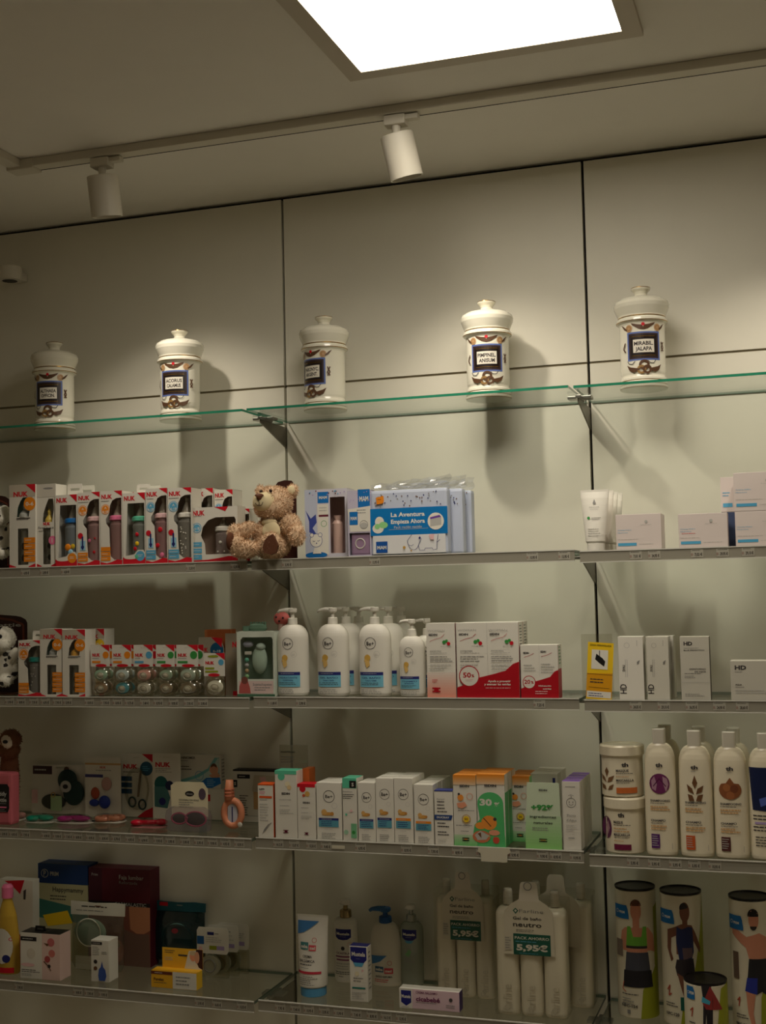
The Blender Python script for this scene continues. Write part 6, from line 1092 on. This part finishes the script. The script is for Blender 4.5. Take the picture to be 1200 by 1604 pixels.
# ================================================================== lowest shelf, right bay: cylinders with sports prints
def can(l, r, top, base, label, kind, H=None):
    z = SZ[(5, 2)]; p, w, h = solve(5, 2, l, r, top, None, base)
    t = thing('support_bandage_can', label, 'cylinder pack', p); R = w / 2; cy = R
    b = MB(); wm = mat((222, 214, 190), .35); b.loft([(0, R * .985, R * .985), (.002, R, R), (h - .007, R, R), (h - .006, R * .99, R * .99)], wm, 64, cy=cy)
    toc = math.atan2(CAMPOS.x - p.x, -(CAMPOS.y - p.y)); F0_ = F_arc(R, toc - .0, cy); Wd = 2 * R
    F = lambda u, v, q: F0_(u, v, q + .0003)
    ol = mat((156, 162, 34), .5); sk = mat((206, 140, 112), .5); bl = mat((20, 104, 168), .5)
    tagp = [('P', [(-.12, .13), (.28, .13), (.31, .16), (.33, .21), (.33, .235), (-.12, .235)], bl), ('O', .0, .18, .045, .01, 'card'), ('T', .07, .185, .018, 'PRIM', 'card', .16, 'l', 2)]
    if kind == 'bra':
        pr = [('P', [(.55, 1), (.62, .78), (.80, .70), (1.25, .5), (1.25, 1)], ol), ('P', [(1.0, .15), (1.25, .12), (1.25, .6), (1.0, .6)], ol), ('P', [(.22, .3), (.8, .3), (.96, .36), (1.02, .50), (.86, .48), (.16, .48), (.06, .44), (.12, .33)], sk), ('R', .42, .22, .58, .32, sk), ('P', ell_pt(.50, .17, .13, .08, 0, 360, 18), sk), ('P', ell_pt(.50, .13, .13, .05, 0, 180, 10), mat((90, 50, 30), .5)),
              ('P', [(.28, .29), (.36, .29), (.42, .37), (.62, .37), (.66, .29), (.75, .29), (.76, .44), (.24, .44)], mat((110, 176, 60), .5)), ('R', .24, .44, .76, .46, 'dark'), ('P', [(.26, .46), (.75, .46), (.78, .52), (.24, .52)], sk), ('P', [(.24, .49), (.78, .49), (.86, .72), (.16, .72)], mat((70, 72, 84), .5)), ('P', [(.16, .63), (.86, .63), (.90, .76), (.12, .76)], mat((30, 28, 36), .5)),
              ('R', -.1, .40, .14, .53, mat((130, 116, 106), .5)), ('L', [(.14, .72), (.1, .78), (.2, .80)], .02, mat((200, 90, 60), .5)), ('M', .08, .815, .62, 1, .02, 'ink'), ('M', .08, .85, .4, 3, .02, 'grey'), ('T', .06, .905, .022, 'NPC-154', 'ink', .42, 'l', 2), ('R', .22, .935, .30, .965, 'grey')]
    elif kind == 'run':
        pr = [('P', [(.40, 1), (.52, .76), (.78, .60), (1.25, .0), (1.25, 1)], ol), ('P', ell_pt(.58, .14, .12, .075, 0, 360, 18), mat((120, 76, 56), .5)), ('P', ell_pt(.56, .11, .10, .04, 0, 200, 10), 'dark'), ('R', .52, .18, .64, .25, mat((120, 76, 56), .5)), ('P', [(.30, .26), (.5, .23), (.74, .24), (.84, .30), (1.0, .42), (.96, .46), (.78, .36), (.76, .46), (.36, .46), (.36, .32), (.24, .34), (.22, .44), (.28, .50), (.22, .52), (.12, .42), (.14, .28)], mat((120, 76, 56), .5)),
              ('P', [(.38, .25), (.5, .27), (.66, .25), (.76, .26), (.78, .44), (.72, .50), (.42, .50), (.36, .36)], mat((30, 40, 84), .5)), ('P', [(.5, .41), (.74, .41), (.74, .48), (.52, .50)], mat((100, 80, 84), .5)), ('P', [(.36, .50), (.76, .49), (.80, .62), (.70, .72), (.60, .66), (.36, .62), (.32, .56)], mat((44, 38, 44), .5)), ('P', [(.36, .60), (.58, .64), (.68, .76), (.6, .84), (.5, .78), (.42, .68)], mat((120, 76, 56), .5)),
              ('L', [(.08, .74), (.16, .70), (.12, .78), (.2, .76)], .03, mat((170, 70, 50), .5)), ('M', .02, .835, .4, 2, .02, 'ink'), ('T', .02, .915, .022, 'NPC-120', 'ink', .36, 'l', 2), ('R', .42, .78, .52, .88, 'dgreen')]
    elif kind == 'man':
        pr = [('P', [(.66, 1), (.7, .72), (1.25, .3), (1.25, 1)], ol), ('P', ell_pt(.58, .15, .12, .075, 0, 360, 18), sk), ('P', ell_pt(.57, .12, .13, .05, -10, 190, 10), 'black'), ('P', ell_pt(.57, .20, .08, .03, 180, 360, 8), 'dark'), ('P', [(.0, .20), (.10, .22), (.4, .28), (.7, .25), (1.0, .30), (1.1, .5), (.92, .46), (.46, .46), (.38, .36), (.0, .27)], sk), ('P', [(.44, .44), (.92, .44), (1.0, .74), (.8, .70), (.72, .68), (.6, .70), (.34, .68), (.4, .56)], mat((30, 30, 36), .5)), ('P', [(.38, .58), (.62, .58), (.6, .70), (.32, .68)], mat((36, 50, 150), .5)),
              ('P', [(.34, .68), (.56, .70), (.50, .84), (.56, .96), (.48, .97), (.38, .84)], sk), ('P', [(.48, .94), (.62, .95), (.60, 1), (.42, 1)], 'dark'), ('R', .0, .40, .18, .60, mat((110, 90, 76), .5)), ('L', [(.10, .76), (.18, .73), (.14, .80)], .03, mat((170, 70, 50), .5)), ('M', .06, .86, .4, 2, .02, 'ink'), ('T', .04, .93, .02, 'NPC-255', 'ink', .34, 'l', 2)]
    else:
        pr = [('P', [(.88, .1), (1.25, .0), (1.25, 1), (.7, 1)], ol), ('P', [(.40, .02), (.62, .02), (.66, .3), (.62, 1), (.5, 1), (.5, .5), (.44, 1), (.40, 1), (.44, .3)], mat((34, 30, 36), .5)), ('P', [(.60, .04), (.88, .42), (.9, .46), (.5, .44), (.42, .34)], mat((150, 50, 50), .5)), ('P', [(.42, .22), (.6, .3), (.58, .36), (.40, .32)], mat((70, 170, 200), .5)), ('L', [(.10, .50), (.18, .44), (.14, .6)], .03, mat((170, 70, 50), .5)), ('M', .06, .70, .3, 2, .06, 'ink')]
        tagp = [('P', [(.0, .08), (.2, .08), (.24, .16), (.24, .30), (.0, .30)], bl), ('O', .06, .19, .035, .008, 'card'), ('T', .10, .19, .05, 'PRIM', 'card', .12, 'l', 2)]
    art(b, F, Wd, h, pr + tagp, .0003, .006); b.build('printed_tube', t)
    MB().loft([(h - .004, R * 1.005, R * 1.005), (h - .0002, R * 1.01, R * 1.01), (h, R * .985, R * .985), (h - .003, R * .96, R * .96), (h - .0031, R * .02, R * .02)], mat((20, 16, 16), .35), 56, cy=cy).build('lid', t)
can(965, 1029, 1393, 1596, 'tall can printed with a woman in a green sports top', 'bra')
can(1037, 1103, 1400, 1608, 'tall can printed with a runner in dark blue', 'run')
can(1147, 1214, 1409, 1622, 'tall can printed with a bare chested man in blue shorts, at right edge', 'man')
can(1071, 1140, 1541, 1640, 'short can with black lid standing before the tall ones', 'small')
